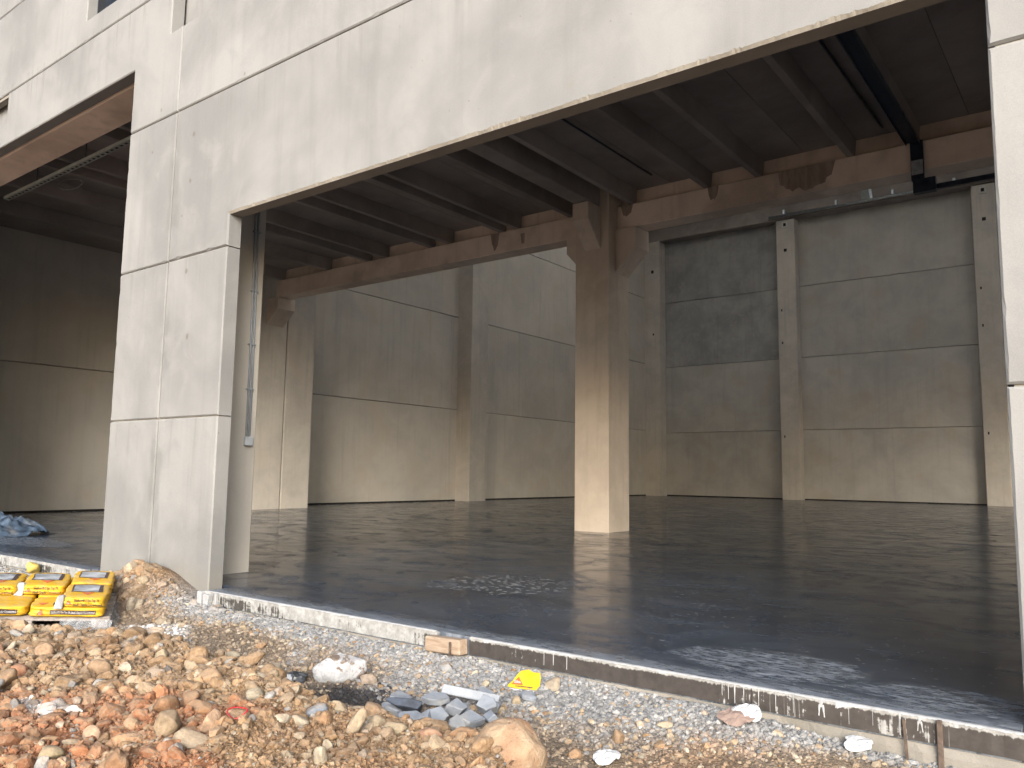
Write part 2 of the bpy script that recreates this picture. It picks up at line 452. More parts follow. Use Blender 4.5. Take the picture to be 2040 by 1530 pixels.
# ---- left wall
XW, YB = -21.2, 36.70
def wall_panel_x(y0, y1, z0, z1):
    o = box('wall_panel', XW - .14, XW, y0, y1, z0, z1, M['wall'], B, .012)
g = .012
zs = [-.05, 3.635, 7.416, 11.197, 16.3]
ys = [.2, 10.12, 20.3, 31.2, YB]
for i in range(4):
    for k in range(4):
        wall_panel_x(ys[i] + g * (i > 0), ys[i + 1] - g, zs[k] + g, zs[k + 1] - g)
box('wall_backing', XW - .30, XW - .06, .17, YB + .2, -.1, 16.3, M['soffit'], B)
# ---- back wall
zb_ = [-.05, 3.50, 7.21, 10.92, 14.6]
xs_ = [XW - .02, -13.17, -4.25, 4.5, 12.2]
for i in range(4):
    for k in range(4):
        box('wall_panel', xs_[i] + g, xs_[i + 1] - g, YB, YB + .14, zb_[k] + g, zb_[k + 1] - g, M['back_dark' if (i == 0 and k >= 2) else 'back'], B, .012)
box('wall_backing', XW - .06, 12.3, YB + .06, YB + .3, -.1, 16.3, M['soffit'], B)
# right wall of the hall, out of frame
for i in range(4):
    box('wall_panel', 12.2, 12.34, ys[i] + g, ys[i + 1] - g, (-.05 if i == 0 else 6.6), 16.3, M['wall'], B, .012)
# ---- pilasters
box('pilaster', XW - .02, -20.48, 19.80, 20.85, -.02, 16.28, M['pilaster'], B, .015)
box('pilaster', XW - .02, -20.28, 35.95, YB - .01, -.02, 14.44, M['pilaster'], B, .015)
for x0, x1 in ((-13.64, -12.70), (-4.72, -3.78), (4.1, 5.0)):
    pl = box('pilaster', x0, x1, 36.12, YB + .02, -.02, 14.42, M['pilaster'], B, .015)
    xm = (x0 + x1) / 2
    bp = box('anchor_plate', xm - .16, xm + .14, 36.06, 36.115, 13.98, 14.30, M['white_plate'], pl, .006)
    box('bolt_slot', xm - .07, xm + .06, 36.052, 36.058, 14.06, 14.22, M['hole'], pl)
    box('bolt_hole', xm - .09, xm + .06, 36.112, 36.118, 12.72, 12.88, M['hole'], pl, .05)
    for z in (3.1, 7.9, 9.6):
        box('bolt_hole', xm - .30, xm - .24, 36.112, 36.118, z, z + .12, M['hole'], pl)
box('bolt_hole', -20.80, -20.64, 35.942, 35.949, 12.6, 12.78, M['hole'], B, .05)
box('bolt_hole', -20.72, -20.64, 35.942, 35.949, 9.0, 9.12, M['hole'], B)
# roof beam on the back wall
box('roof_beam', XW - .02, 12.2, 36.05, YB + .02, 14.452, 16.25, M['soffit'], B, .02)
for y in (21.0,):
    box('roof_beam', XW - .02, 12.2, y, y + .5, 15.2, 16.25, M['soffit'], B, .02)
# roof with rooflights
strips = [(11.2, 14.0), (16.0, 18.8), (20.8, 23.6), (25.6, 28.4), (30.2, 32.6)]
y = .15
for a, b in strips:
    box('roof_panel', XW - .3, 12.4, y, a, 16.32, 16.55, M['soffit'], B); y = b
    for k in range(4):
        x0 = -20.2 + k * 8.0
        box('rooflight', x0, x0 + 7.0, a - .02, b + .02, 16.57, 16.58, M['rooflight'], B)
        box('roof_panel', x0 + 7.0, x0 + 8.0, a, b, 16.32, 16.55, M['soffit'], B)
    box('roof_panel', XW - .3, -20.2, a, b, 16.32, 16.55, M['soffit'], B)
box('roof_panel', XW - .3, 12.4, y, YB + .3, 16.32, 16.55, M['soffit'], B)
# black edge strip between the floor and the walls
box('edge_strip', XW - .001, XW + .022, .95, 8.88, -.01, .045, M['hole'], B)
box('edge_strip', XW - .001, XW + .022, 11.16, 19.78, -.01, .05, M['hole'], B)
box('edge_strip', XW - .001, XW + .022, 20.87, 35.9, -.01, .055, M['hole'], B)
box('edge_strip', -20.26, 12.1, YB - .024, YB + .001, -.01, .06, M['hole'], B)
# ---- columns at the beam line
ca = box('column', XW + .01, -19.45, 8.90, 10.11, -.02, 6.9, M['pilaster'], B, .012)
prism('corbel', [(-19.46, 6.05), (-18.95, 6.05), (-18.95, 5.72), (-19.46, 5.28)], 'y', 9.38, 9.98, M['column'], ca, .008)
box('column', XW + .01, -19.45, 10.15, 11.14, -.02, 16.28, M['pilaster'], B, .012)
CX0, CX1, CY0, CY1 = -8.675, -7.893, 9.09, 9.918
cb = box('column', CX0, CX1, CY0, CY1, -.02, 7.2, M['column'], B, .014)
prism('corbel', [(CY0 + .01, 6.485), (8.62, 6.485), (8.62, 6.13), (CY0 + .01, 5.62)], 'x', -8.45, -8.08, M['column'], cb, .008)
prism('corbel', [(CX1 - .01, 6.055), (-7.42, 6.055), (-7.42, 5.64), (CX1 - .01, 5.15)], 'y', 9.36, 9.90, M['column'], cb, .008)
prism('corbel', [(CX0 + .01, 6.055), (-9.06, 6.055), (-9.06, 5.72), (CX0 + .01, 5.30)], 'y', 9.34, 9.90, M['column'], cb, .008)
box('column', .5, 1.3, CY0, CY1, -.02, 7.2, M['column'], B, .014)
# ---- ledge beams on the column line
def ledge_beam(x0, x1):
    bm = bmesh.new()
    add_box(bm, x0, x1, 9.44, 9.885, 6.065, 6.55, .012)
    o = bm_obj('ledge_beam', bm, M['beam'], B)
    box('beam_stem', x0 + .02, x1 - .02, 9.60, 9.80, 6.545, 6.87, M['beam'], o)
    return o
ledge_beam(-19.13, CX0 + .002); rb = ledge_beam(CX1 - .002, .55); ledge_beam(1.3, 12.1)
# water stains left on the beam
t = NT('water_stain'); nn = t.noise(t.map((9, 9, 2.0)), 1.2, 5, .65)
t.set(t.mix(t.rng(nn, .35, .65), (.24, .185, .15), (.36, .285, .235)), .8); M['stain'] = t.m
def stain(x0, x1, z0, z1, seed, n=18):
    r = random.Random(seed); top, bot = [], []
    for i in range(n + 1):
        x = x0 + (x1 - x0) * i / n
        e = math.sin(math.pi * i / n) ** .35
        bot.append((x + r.gauss(0, .008), 9.4372, max(z0, z1 - (z1 - z0) * e * (1 - .22 * r.random()))))
        top.append((x, 9.4372, z1))
    v = top + bot; f = [(i, i + 1, n + 2 + i, n + 1 + i) for i in range(n)]
    mesh_obj('water_stain', v, f, M['stain'], rb)
stain(-4.62, -3.62, 6.075, 6.545, 2); stain(-5.93, -5.72, 6.25, 6.545, 5, 8)
stain(-10.35, -10.22, 6.16, 6.42, 7, 6); stain(-11.2, -10.95, 6.13, 6.545, 9, 8); stain(-7.80, -7.55, 6.30, 6.54, 11, 8)
# ---- ceiling over the front bay: double-tee ribs and soffit
ribs = [-18.9, -16.9, -15.28, -14.67, -13.05, -12.46, -10.87, -10.44, -8.98, -7.53, -5.92, -4.92, -3.32, -2.33, -.75, .25, 1.8, 2.8, 4.4, 5.4, 7, 8, 9.6, 10.6]
for i, x in enumerate(ribs):
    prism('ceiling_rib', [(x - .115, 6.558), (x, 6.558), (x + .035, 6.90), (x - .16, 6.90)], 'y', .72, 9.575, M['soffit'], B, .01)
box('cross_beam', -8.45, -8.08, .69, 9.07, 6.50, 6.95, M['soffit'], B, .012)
bnd = [-21.2] + [(a + b) / 2 - .06 for a, b in ((-18.9, -16.9), (-16.9, -15.28), (-14.67, -13.05), (-12.46, -10.87), (-10.44, -8.98), (-7.53, -5.92), (-4.92, -3.32), (-2.33, -.75), (.25, 1.8), (2.8, 4.4), (5.4, 7), (8, 9.6))] + [12.1]
for a, b in zip(bnd[:-1], bnd[1:]):
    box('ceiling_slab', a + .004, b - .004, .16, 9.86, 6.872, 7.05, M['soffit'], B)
# small things fixed to the walls
for y, z in ((33.4, .70),):
    box('socket_box', XW - .001, XW + .03, y, y + .35, z, z + .22, M['hole'], B, .004)
# ------------------------------------------------------------------ floor slab (freshly floated, wet, dark)
t = NT('wet_power_floated_floor')
x, y, z = t.sep(t.pos)
v = t.pos
big = t.noise(t.map((1, 1.6, 1)), .55, 6, .62, .8)
mid = t.noise(t.map((1.0, 2.2, 1)), 2.3, 7, .66, 1.0)
swirl = t.noise(v, 1.1, 4, .5, 2.5)
c = t.mix(t.rng(big, .34, .66), (.016, .022, .034), (.038, .049, .068))
c = t.mix(t.math('MULTIPLY', t.rng(mid, .42, .80), .30), c, (.056, .068, .088))
c = t.mix(t.math('MULTIPLY', t.rng(swirl, .56, .40), .25), c, (.013, .016, .021))
# pale flakes of curing compound, thick in two patches, thin everywhere
def blob(cx, cy, rx, ry, soft=.45):
    d = t.math('ADD', t.math('POWER', t.math('DIVIDE', t.math('SUBTRACT', x, cx), rx), 2.0), t.math('POWER', t.math('DIVIDE', t.math('SUBTRACT', y, cy), ry), 2.0))
    return t.rng(t.math('ADD', d, t.math('MULTIPLY', t.math('SUBTRACT', mid, .5), 1.6)), 1.0, soft, 0, 1)
fl1 = t.voro(t.map((.75, 1.5, 1), rot=(0, 0, .65)), 15.0)
flm = t.noise(v, 24, 3, .6, 1.5)
patch = t.math('MAXIMUM', blob(-5.0, 2.05, .85, .75), t.math('MULTIPLY', blob(-3.9, 2.3, 2.6, 1.6), .15))
thr = t.rng(patch, 0, 1, .10, .30, False)
flake = t.math('MULTIPLY', t.math('LESS_THAN', t.math('ADD', fl1, t.math('MULTIPLY', t.math('SUBTRACT', flm, .5), .5)), thr), t.rng(t.math('ADD', t.noise(v, 5.0, 3, .6), t.math('MULTIPLY', patch, .35)), .47, .55))
streaks = t.noise(t.map((2.2, 9.0, 1), rot=(0, 0, .62)), 4.5, 6, .72, .6)
# whitish slurry film close to the free edge
edge = t.rng(t.math('ADD', y, t.math('MULTIPLY', t.math('SUBTRACT', mid, .5), .45)), .16, -.10, 0, 1)
film = t.math('MAXIMUM', blob(-1.75, .42, .62, .42), t.math('MULTIPLY', blob(-13.2, .85, 1.6, .5), .8))
film = t.math('MAXIMUM', film, t.math('MULTIPLY', blob(-.55, .25, .8, .3), .8))
film = t.math('MULTIPLY', film, t.rng(streaks, .42, .66))
film = t.math('MAXIMUM', film, t.math('MULTIPLY', edge, t.rng(streaks, .36, .58, .15, .75)))
c = t.mix(t.math('MULTIPLY', film, .72), c, (.30, .33, .37))
c = t.mix(t.math('MULTIPLY', flake, .55), c, (.36, .365, .36))
rough = t.rng(mid, .36, .66, .09, .16)
rough = t.math('ADD', rough, t.math('MULTIPLY', t.rng(swirl, .45, .6), .10))
rough = t.math('ADD', rough, t.math('MULTIPLY', t.math('MAXIMUM', flake, film), .35), clamp=True)
wav = t.noise(t.map((1, 2.4, 1)), 3.2, 5, .62, .6)
hgt = t.math('ADD', t.math('MULTIPLY', wav, .8), t.math('MULTIPLY', flake, .10))
wet = t.rng(t.noise(t.map((1, 2.6, 1), rot=(0, 0, -.55)), .7, 5, .55, .5), .30, .68)
spec = t.math('ADD', t.math('MULTIPLY', wet, .28), .18)
t.set(c, t.math('ADD', rough, t.math('MULTIPLY', t.math('SUBTRACT', 1.0, wet), .07)), t.bump(hgt, .010, .02), None, spec)
M['floor'] = t.m
bm = bmesh.new()
add_box(bm, XW - .02, 12.2, .17, 36.75, -.22, 0.0)
add_box(bm, -6.74, R - .01, -.131, .168, -.22, -.0006)
add_box(bm, -15.48, L - .02, -.131, .168, -.22, -.0006)
add_box(bm, 2.62, 9.08, -.131, .168, -.22, -.0006)
fl = bm_obj('floor', bm, M['floor']); tag(fl, kind='structure')
# rough strip footing under the slab edge
M['footing'] = concrete('footing_concrete', (.20, .185, .16), (.13, .12, .10), (.26, .24, .21), mott=1.0, streak=.1, spots=.6, panel=.05, bump=.9)
bm = bmesh.new()
nx = 360
for i in range(nx):
    pass
vs = []; fs = []
gx = np.linspace(-15.6, 1.6, 430)
for i, xx in enumerate(gx):
    a = fbm(np.array([xx]), np.array([3.0]), 5.0, 4)[0]; b = fbm(np.array([xx]), np.array([8.0]), 9.0, 3)[0]
    vs += [(xx, .1, -.122), (xx, -.138 + .012 * a, -.124 + .004 * b), (xx, -.150 + .03 * b, -.16 + .01 * a), (xx, -.165 + .04 * a, -.45)]
for i in range(len(gx) - 1):
    for k in range(3):
        fs.append((i * 4 + k, i * 4 + k + 1, i * 4 + 5 + k, i * 4 + 4 + k))
tag(mesh_obj('footing', vs, fs, M['footing'], smooth=False), kind='structure'); bm.free()

# ------------------------------------------------------------------ ground: one sheet to the horizon
def axis_pts(a, b, step, far):
    mid = np.arange(a, b + step, step)
    out = []; s = step; p = a
    while p > -far:
        s *= 1.28; p -= s; out.append(p)
    lo = out[::-1]; out = []; s = step; p = mid[-1]
    while p < far:
        s *= 1.28; p += s; out.append(p)
    return np.concatenate([lo, mid, out])
gxs = axis_pts(-11.5, 1.4, .021, 700.0); gys = axis_pts(-4.1, .06, .021, 700.0)
X, Y = np.meshgrid(gxs, gys, indexing='ij')
Z = ground_z(X, Y)
nX, nY = X.shape
co = np.stack([X, Y, Z], -1).reshape(-1, 3).astype(np.float32)
ii = np.arange(nX * nY).reshape(nX, nY)
quads = np.stack([ii[:-1, :-1], ii[1:, :-1], ii[1:, 1:], ii[:-1, 1:]], -1).reshape(-1, 4)
def np_mesh(name, co, quads, k, smooth=False):
    me = bpy.data.meshes.new(name)
    me.vertices.add(len(co)); me.vertices.foreach_set('co', np.ascontiguousarray(co, np.float32).ravel())
    me.loops.add(quads.size); me.loops.foreach_set('vertex_index', np.ascontiguousarray(quads, np.int32).ravel())
    me.polygons.add(len(quads))
    me.polygons.foreach_set('loop_start', np.arange(0, quads.size, k, dtype=np.int32))
    me.polygons.foreach_set('use_smooth', np.full(len(quads), smooth))
    me.update(calc_edges=True)
    return me
def zone(x, y):
    """weights of (brown spoil, red clay, grey gravel, tan flat)"""
    d = -y
    sp = np.clip(spoil(x, y) + 1.2 * pier_pile(x, y), 0, 1)
    red = sp * sstep(.0, .16, fbm(x + 40, y, 1.5, 3) + .34 * sstep(-1.75, -2.6, y) * sstep(-2.5, -3.4, x) - .12 - .2 * pier_pile(x, y))
    n = fbm(x - 9, y + 4, 1.9, 3)
    gr = (1 - sp) * sstep(-.18, .18, .50 - d * .85 + .55 * n + .35 * np.exp(-((x + 3.05) ** 2 / .35 + (y + .98) ** 2 / .10)) - .35 * sstep(-1.9, -.8, x) * sstep(.1, .35, d) - .25 * sstep(-4.4, -5.6, x) * sstep(.25, .6, d))
    return sp, red, gr
def ground_col(x, y):
    sp, red, gr = zone(x, y)
    n = fbm(x + 3, y + 60, 6.0, 4)[..., None]
    n2 = fbm(x + 13, y + 20, 2.2, 3)
    tan = np.array([.33, .255, .185]); brown = np.array([.36, .235, .135]); redc = np.array([.38, .165, .085]); grey = np.array([.31, .313, .315])
    c = tan + (brown - tan) * sp[..., None]
    c = c + (np.array([.36, .215, .12]) - c) * (sstep(.02, .22, n2) * sp * .7)[..., None]
    c = c + (redc - c) * (red * .9)[..., None]
    c = c + (grey - c) * gr[..., None]
    # orange-brown earth on the flat right of the boulder
    fr = sstep(-2.2, -1.5, x) * sstep(.28, .6, -y) * sstep(-.25, .15, fbm(x + 70, y - 3, 3.1, 3))
    c = c + (np.array([.35, .225, .14]) - c) * (.8 * fr)[..., None]
    blk = np.exp(-(((x + 3.72) / .36) ** 2 + ((y + 1.06) / .20) ** 2)) * sstep(-.12, .12, fbm(x, y, 9., 3) + .12)
    c = c + (np.array([.045, .045, .05]) - c) * (np.clip(blk * 1.3, 0, .92))[..., None]
    wht = sstep(.35, .9, np.exp(-(((x + 6.35) / .52) ** 2 + ((y + .78) / .22) ** 2)) + .5 * fbm(x, y, 5., 4)) + .9 * sstep(.45, .9, np.exp(-(((x + 4.25) / .35) ** 2 + ((y + 2.55) / .12) ** 2)) + .7 * fbm(x, y, 9., 4))
    c = c + (np.array([.60, .59, .57]) - c) * np.clip(wht, 0, .8)[..., None]
    far = sstep(4.5, 9.0, -y)[..., None]
    c = c + (np.array([.72, .58, .45]) - c) * far  # unseen ground behind the camera, paled to bounce more light indoors
    return np.clip(c * .60 * (1 + .55 * n), .02, .8), blk, wht
gme = np_mesh('ground', co, quads, 4, True)
gc, _, _ = ground_col(X, Y)
ca_ = gme.color_attributes.new('soil', 'FLOAT_COLOR', 'POINT')
ca_.data.foreach_set('color', np.concatenate([gc.reshape(-1, 3), np.ones((nX * nY, 1))], 1).astype(np.float32).ravel())
t = NT('earth_and_gravel')
c = t.attr('soil')
n1 = t.noise(t.pos, 26, 6, .7); n2 = t.noise(t.pos, 90, 4, .7); vv = t.voro(t.pos, 60)
k = t.rng(n1, .28, .74, .55, 1.42)
c = t.mix(1.0, c, t.comb(k, k, k), 'MULTIPLY')
c = t.mix(t.math('MULTIPLY', t.rng(n2, .55, .75), .35), c, (.50, .44, .36))
hh = t.math('ADD', t.math('MULTIPLY', n1, 1.0), t.math('MULTIPLY', n2, .45))
hh = t.math('SUBTRACT', hh, t.math('MULTIPLY', vv, .5))
t.set(c, .95, t.bump(hh, 1.0, .02), None, .2)
M['earth'] = t.m
gme.materials.append(t.m)
tag(link(bpy.data.objects.new('ground', gme)), kind='structure')

# ------------------------------------------------------------------ loose stones
def ico(sub):
    bm = bmesh.new(); bmesh.ops.create_icosphere(bm, subdivisions=sub, radius=1.0)
    v = np.array([p.co[:] for p in bm.verts]); f = np.array([[q.index for q in p.verts] for p in bm.faces]); bm.free()
    return v, f
ICO = {k: ico(k) for k in (1, 2, 3, 4)}
def rock_shape(seed, sub=2, cuts=7, lump=.18, cutd=(.55, .9), stretch=(1, 1, 1)):
    r = np.random.default_rng(seed)
    v, f = ICO[sub]; v = v.copy()
    ph = r.random((5, 3)) * 6.28; fr = r.normal(size=(5, 3)) * np.array([[1.3], [2.0], [3.0], [4.6], [7.0]])
    d = np.zeros(len(v))
    for i, a in enumerate((1.0, .7, .45, .28, .18)):
        d += a * np.sin(v @ fr[i] + ph[i, 0])
    v = v * (1 + lump * d * .6)[:, None]
    for i in range(cuts):
        n = r.normal(size=3); n /= np.linalg.norm(n); dd = r.uniform(*cutd)
        e = v @ n - dd
        v = v - np.where(e > 0, e * .94, 0)[:, None] * n
    if sub >= 3:
        fr2 = r.normal(size=(6, 3)) * 11; d2 = sum(np.sin(v @ fr2[i] + ph[i % 5, 1] + i) for i in range(6))
        v = v * (1 + .010 * d2)[:, None]
    v = v * np.array(stretch)
    v = v / np.abs(v).max(0).mean()
    return v, f
def rotz_tilt(r, n, tilt=.5):
    """n random rotation matrices: any heading, moderate tilt"""
    a = r.uniform(0, 2 * np.pi, n); b = r.normal(0, tilt, n); g2 = r.normal(0, tilt, n)
    ca, sa, cb, sb, cg, sg = np.cos(a), np.sin(a), np.cos(b), np.sin(b), np.cos(g2), np.sin(g2)
    z0 = np.zeros(n); o1 = np.ones(n)
    Rz = np.stack([np.stack([ca, -sa, z0], -1), np.stack([sa, ca, z0], -1), np.stack([z0, z0, o1], -1)], 1)
    Rx = np.stack([np.stack([o1, z0, z0], -1), np.stack([z0, cb, -sb], -1), np.stack([z0, sb, cb], -1)], 1)
    Ry = np.stack([np.stack([cg, z0, sg], -1), np.stack([z0, o1, z0], -1), np.stack([-sg, z0, cg], -1)], 1)
    return Rz @ Rx @ Ry
PAL = {'tan': np.array([[.44, .36, .26], [.40, .31, .21], [.50, .43, .33], [.36, .27, .18], [.46, .37, .29]]),
       'brown': np.array([[.34, .22, .13], [.39, .26, .16], [.30, .19, .11], [.41, .30, .20], [.37, .235, .125], [.42, .33, .23]]),
       'red': np.array([[.39, .185, .095], [.34, .15, .07], [.42, .23, .13], [.44, .28, .175], [.36, .20, .11]]),
       'grey': np.array([[.36, .355, .345], [.30, .30, .30], [.40, .395, .385], [.27, .268, .266], [.37, .355, .33], [.44, .43, .41]]),
       'black': np.array([[.04, .04, .045], [.06, .06, .065], [.09, .09, .095]])}
def pick(name, r, n):
    p = PAL[name]; c = p[r.integers(0, len(p), n)]
    return c * r.uniform(.50, .82, (n, 1))
t = NT('loose_stone')
c = t.attr('soil'); n1 = t.noise(t.pos, 38, 5, .65); n2 = t.noise(t.pos, 120, 3, .6)
k = t.rng(n1, .3, .72, .74, 1.22); c = t.mix(1.0, c, t.comb(k, k, k), 'MULTIPLY')
c = t.mix(t.math('MULTIPLY', t.rng(n1, .52, .7), .30), c, (.22, .17, .125))
dust = t.math('MULTIPLY', t.rng(t.sep(t.nrm)[2], .2, 1.0), t.rng(t.noise(t.pos, 14, 4, .6), .38, .62, .15, .62))
c = t.mix(dust, c, (.27, .20, .135))
t.set(c, .95, t.bump(t.math('ADD', n1, t.math('MULTIPLY', n2, .5)), .7, .008), None, .25)
M['stone'] = t.m
t = NT('crushed_stone')
c = t.attr('soil'); n1 = t.noise(t.pos, 38, 5, .65)
k = t.rng(n1, .3, .72, .80, 1.18); c = t.mix(1.0, c, t.comb(k, k, k), 'MULTIPLY')
t.set(c, .95, t.bump(n1, .5, .006), None, .25)
M['crushed'] = t.m
cam2 = np.array([0.0, -4.3994])
def in_view(x, y, z, m=.10):
    d = np.stack([x, y + 4.3994, z - 1.1], -1)
    dep = d @ np.array(CF); u = (d @ np.array(CR)) / dep / .6421; w = (d @ np.array(CU)) / dep / .4815
    return (dep > 1.5) & (np.abs(u) < 1 + m) & (np.abs(w) < 1 + 2 * m)
def sample(r, n, power, wfun):
    xs, ys = [], []; got = 0
    while got < n:
        x = r.uniform(-13.5, 1.3, 120000); y = r.uniform(-3.4, -.155, 120000)
        d = np.hypot(x, y + 4.3994)
        p = np.clip((3.0 / d) ** power, 0, 1) * wfun(x, y)
        k = (r.random(120000) < p) & in_view(x, y, ground_z(x, y), .22)
        xs.append(x[k]); ys.append(y[k]); got += k.sum()
    return np.concatenate(xs)[:n], np.concatenate(ys)[:n]
def scatter(name, seed, n, wfun, rad, power, colfun, shapes, sink=.35, flat=(.55, .9), cap=.03, mat='stone'):
    r = np.random.default_rng(seed)
    x, y = sample(r, n, power, wfun)
    d = np.hypot(x, y + 4.3994)
    rr = np.clip(rad(r, n) * np.clip(d / 3.6, .9, 2.0), .003, cap)
    sc = np.stack([rr * r.uniform(.8, 1.35, n), rr * r.uniform(.7, 1.05, n), rr * r.uniform(*flat, n)], -1)
    Rm = rotz_tilt(r, n, .45)
    z = ground_z(x, y) + rr * (1 - 2 * sink) * .55
    cols = colfun(r, x, y, n)
    which = r.integers(0, len(shapes), n)
    VV, FF, CC = [], [], []; base = 0
    for s, (v, f) in enumerate(shapes):
        k = np.where(which == s)[0]
        if not len(k): continue
        P = np.einsum('nij,nmj->nmi', Rm[k], v[None] * sc[k][:, None]) + np.stack([x[k], y[k], z[k]], -1)[:, None]
        VV.append(P.reshape(-1, 3)); FF.append((f[None] + (base + np.arange(len(k)) * len(v))[:, None, None]).reshape(-1, 3))
        CC.append(np.repeat(cols[k], len(v), 0)); base += len(k) * len(v)
    VV = np.concatenate(VV); FF = np.concatenate(FF); CC = np.concatenate(CC)
    me = np_mesh(name, VV, FF, 3, False)
    a = me.color_attributes.new('soil', 'FLOAT_COLOR', 'POINT')
    a.data.foreach_set('color', np.concatenate([CC, np.ones((len(CC), 1))], 1).astype(np.float32).ravel())
    me.materials.append(M[mat])
    return tag(link(bpy.data.objects.new(name, me)), kind='stuff')
small = [rock_shape(100 + i, 1, 5, .22, (.55, .85)) for i in range(10)]
mid_ = [rock_shape(200 + i, 2, 7, .20, (.55, .88)) for i in range(10)]
def col_soil(r, x, y, n):
    g0 = ground_col(x, y)[0] * r.uniform(.70, 1.30, (n, 1))
    u = r.random(n)
    return np.where((u < .72)[:, None], g0, col_by_zone(r, x, y, n) * .9)
def col_by_zone(r, x, y, n):
    sp, red, gr = zone(x, y)
    c = pick('tan', r, n)
    u = r.random(n)
    b = pick('brown', r, n); c = np.where((u < .25 + .5 * sp)[:, None], b, c)
    rd = pick('red', r, n); u = r.random(n); c = np.where((u < red * .85)[:, None], rd, c)
    g2 = pick('grey', r, n); u = r.random(n); c = np.where((u < .05 + .80 * gr)[:, None], g2, c)
    _, blk, wht = ground_col(x, y)
    bk = pick('black', r, n); u = r.random(n); c = np.where((u < blk * 1.1)[:, None], bk, c)
    u = r.random(n); c = np.where((u < np.clip(wht, 0, .8))[:, None], np.array([.62, .61, .59]) * r.uniform(.85, 1.1, (n, 1)), c)
    return c
bare = lambda x, y: 1 - .8 * sstep(-3.35, -3.0, x + .5 * fbm(x, y, 2.5, 2)) * sstep(-1.62, -1.85, y) * sstep(-2.0, -2.3, x)
w_spoil = lambda x, y: np.clip(.02 + zone(x, y)[0], 0, 1)
w_stone = lambda x, y: np.clip(.02 + zone(x, y)[0], 0, 1) * bare(x, y)
w_grey = lambda x, y: np.clip(.10 + zone(x, y)[2], 0, 1) * (1 - .9 * zone(x, y)[0])
w_all = lambda x, y: np.ones_like(x)
clod = [rock_shape(300 + i, 1, 3, .36, (.6, .9)) for i in range(8)]
tag(scatter('gravel', 1, 30000, w_grey, lambda r, n: .0062 * np.exp(r.normal(0, .5, n)), 1.1, col_soil, small, .42, cap=.022, mat='crushed'), 'grey crushed stone lying along the slab edge')
tag(scatter('coarse_gravel', 6, 1800, w_grey, lambda r, n: .0125 * np.exp(r.normal(0, .3, n)), 1.1, col_by_zone, small, .40, cap=.026, mat='crushed'), 'coarser crushed stones among the grey gravel')
tag(scatter('earth_crumbs', 2, 72000, w_spoil, lambda r, n: .0046 * np.exp(r.normal(0, .62, n)), 1.2, col_soil, clod + small[:4], .42, cap=.034), 'brown and red crumbs of earth covering the spoil heap')
tag(scatter('small_stones', 3, 1100, w_stone, lambda r, n: .0150 * np.exp(r.normal(0, .5, n)), 1.2, col_by_zone, mid_, .36, cap=.045), 'small stones strewn over the spoil heap')
tag(scatter('earth_clods', 7, 900, w_stone, lambda r, n: .028 * np.exp(r.normal(0, .45, n)), 1.1, col_soil, [rock_shape(400 + i, 3, 2, .42, (.7, .95)) for i in range(6)], .52, cap=.09), 'crumbly clods of earth on the spoil heap')
tag(scatter('pebbles', 4, 14000, w_all, lambda r, n: .0046 * np.exp(r.normal(0, .55, n)), 1.0, col_soil, small, .38, cap=.018, mat='crushed'), 'fine pebbles sprinkled over all the bare ground')
ORD = ['nearest', 'second nearest', 'third nearest', 'fourth nearest', 'fifth nearest', 'sixth nearest', 'seventh nearest', 'eighth nearest', 'ninth nearest', 'tenth nearest', 'eleventh nearest', 'twelfth nearest', 'thirteenth nearest', 'fourteenth nearest', 'fifteenth nearest', 'sixteenth nearest']
def rank_labels(items, marks, noun):
    """items: (object, x, y, colour word); label each by colour, side and rank from the landmark closest to it"""
    buckets = {}
    for o, x, y, w in items:
        ph, mx, my = min(marks, key=lambda q: (q[1] - x) ** 2 + (q[2] - y) ** 2)
        a = (x - mx) * CR.x + (y - my) * CR.y; b = ((x - mx) * CF.x + (y - my) * CF.y) * .8
        rel = ('right of' if a > 0 else 'left of') if abs(a) > abs(b) else ('behind' if b > 0 else 'in front of')
        buckets.setdefault((w, rel, ph), []).append((math.hypot(x - mx, y - my), o))
    for (w, rel, ph), L_ in buckets.items():
        L_.sort(key=lambda q: q[0])
        for i, (_, o) in enumerate(L_):
            o['label'] = ('%s%s %s %s the %s' % ((ORD[min(i, 15)] + ' ') if len(L_) > 1 else 'only ', w, noun, rel, ph)).strip()
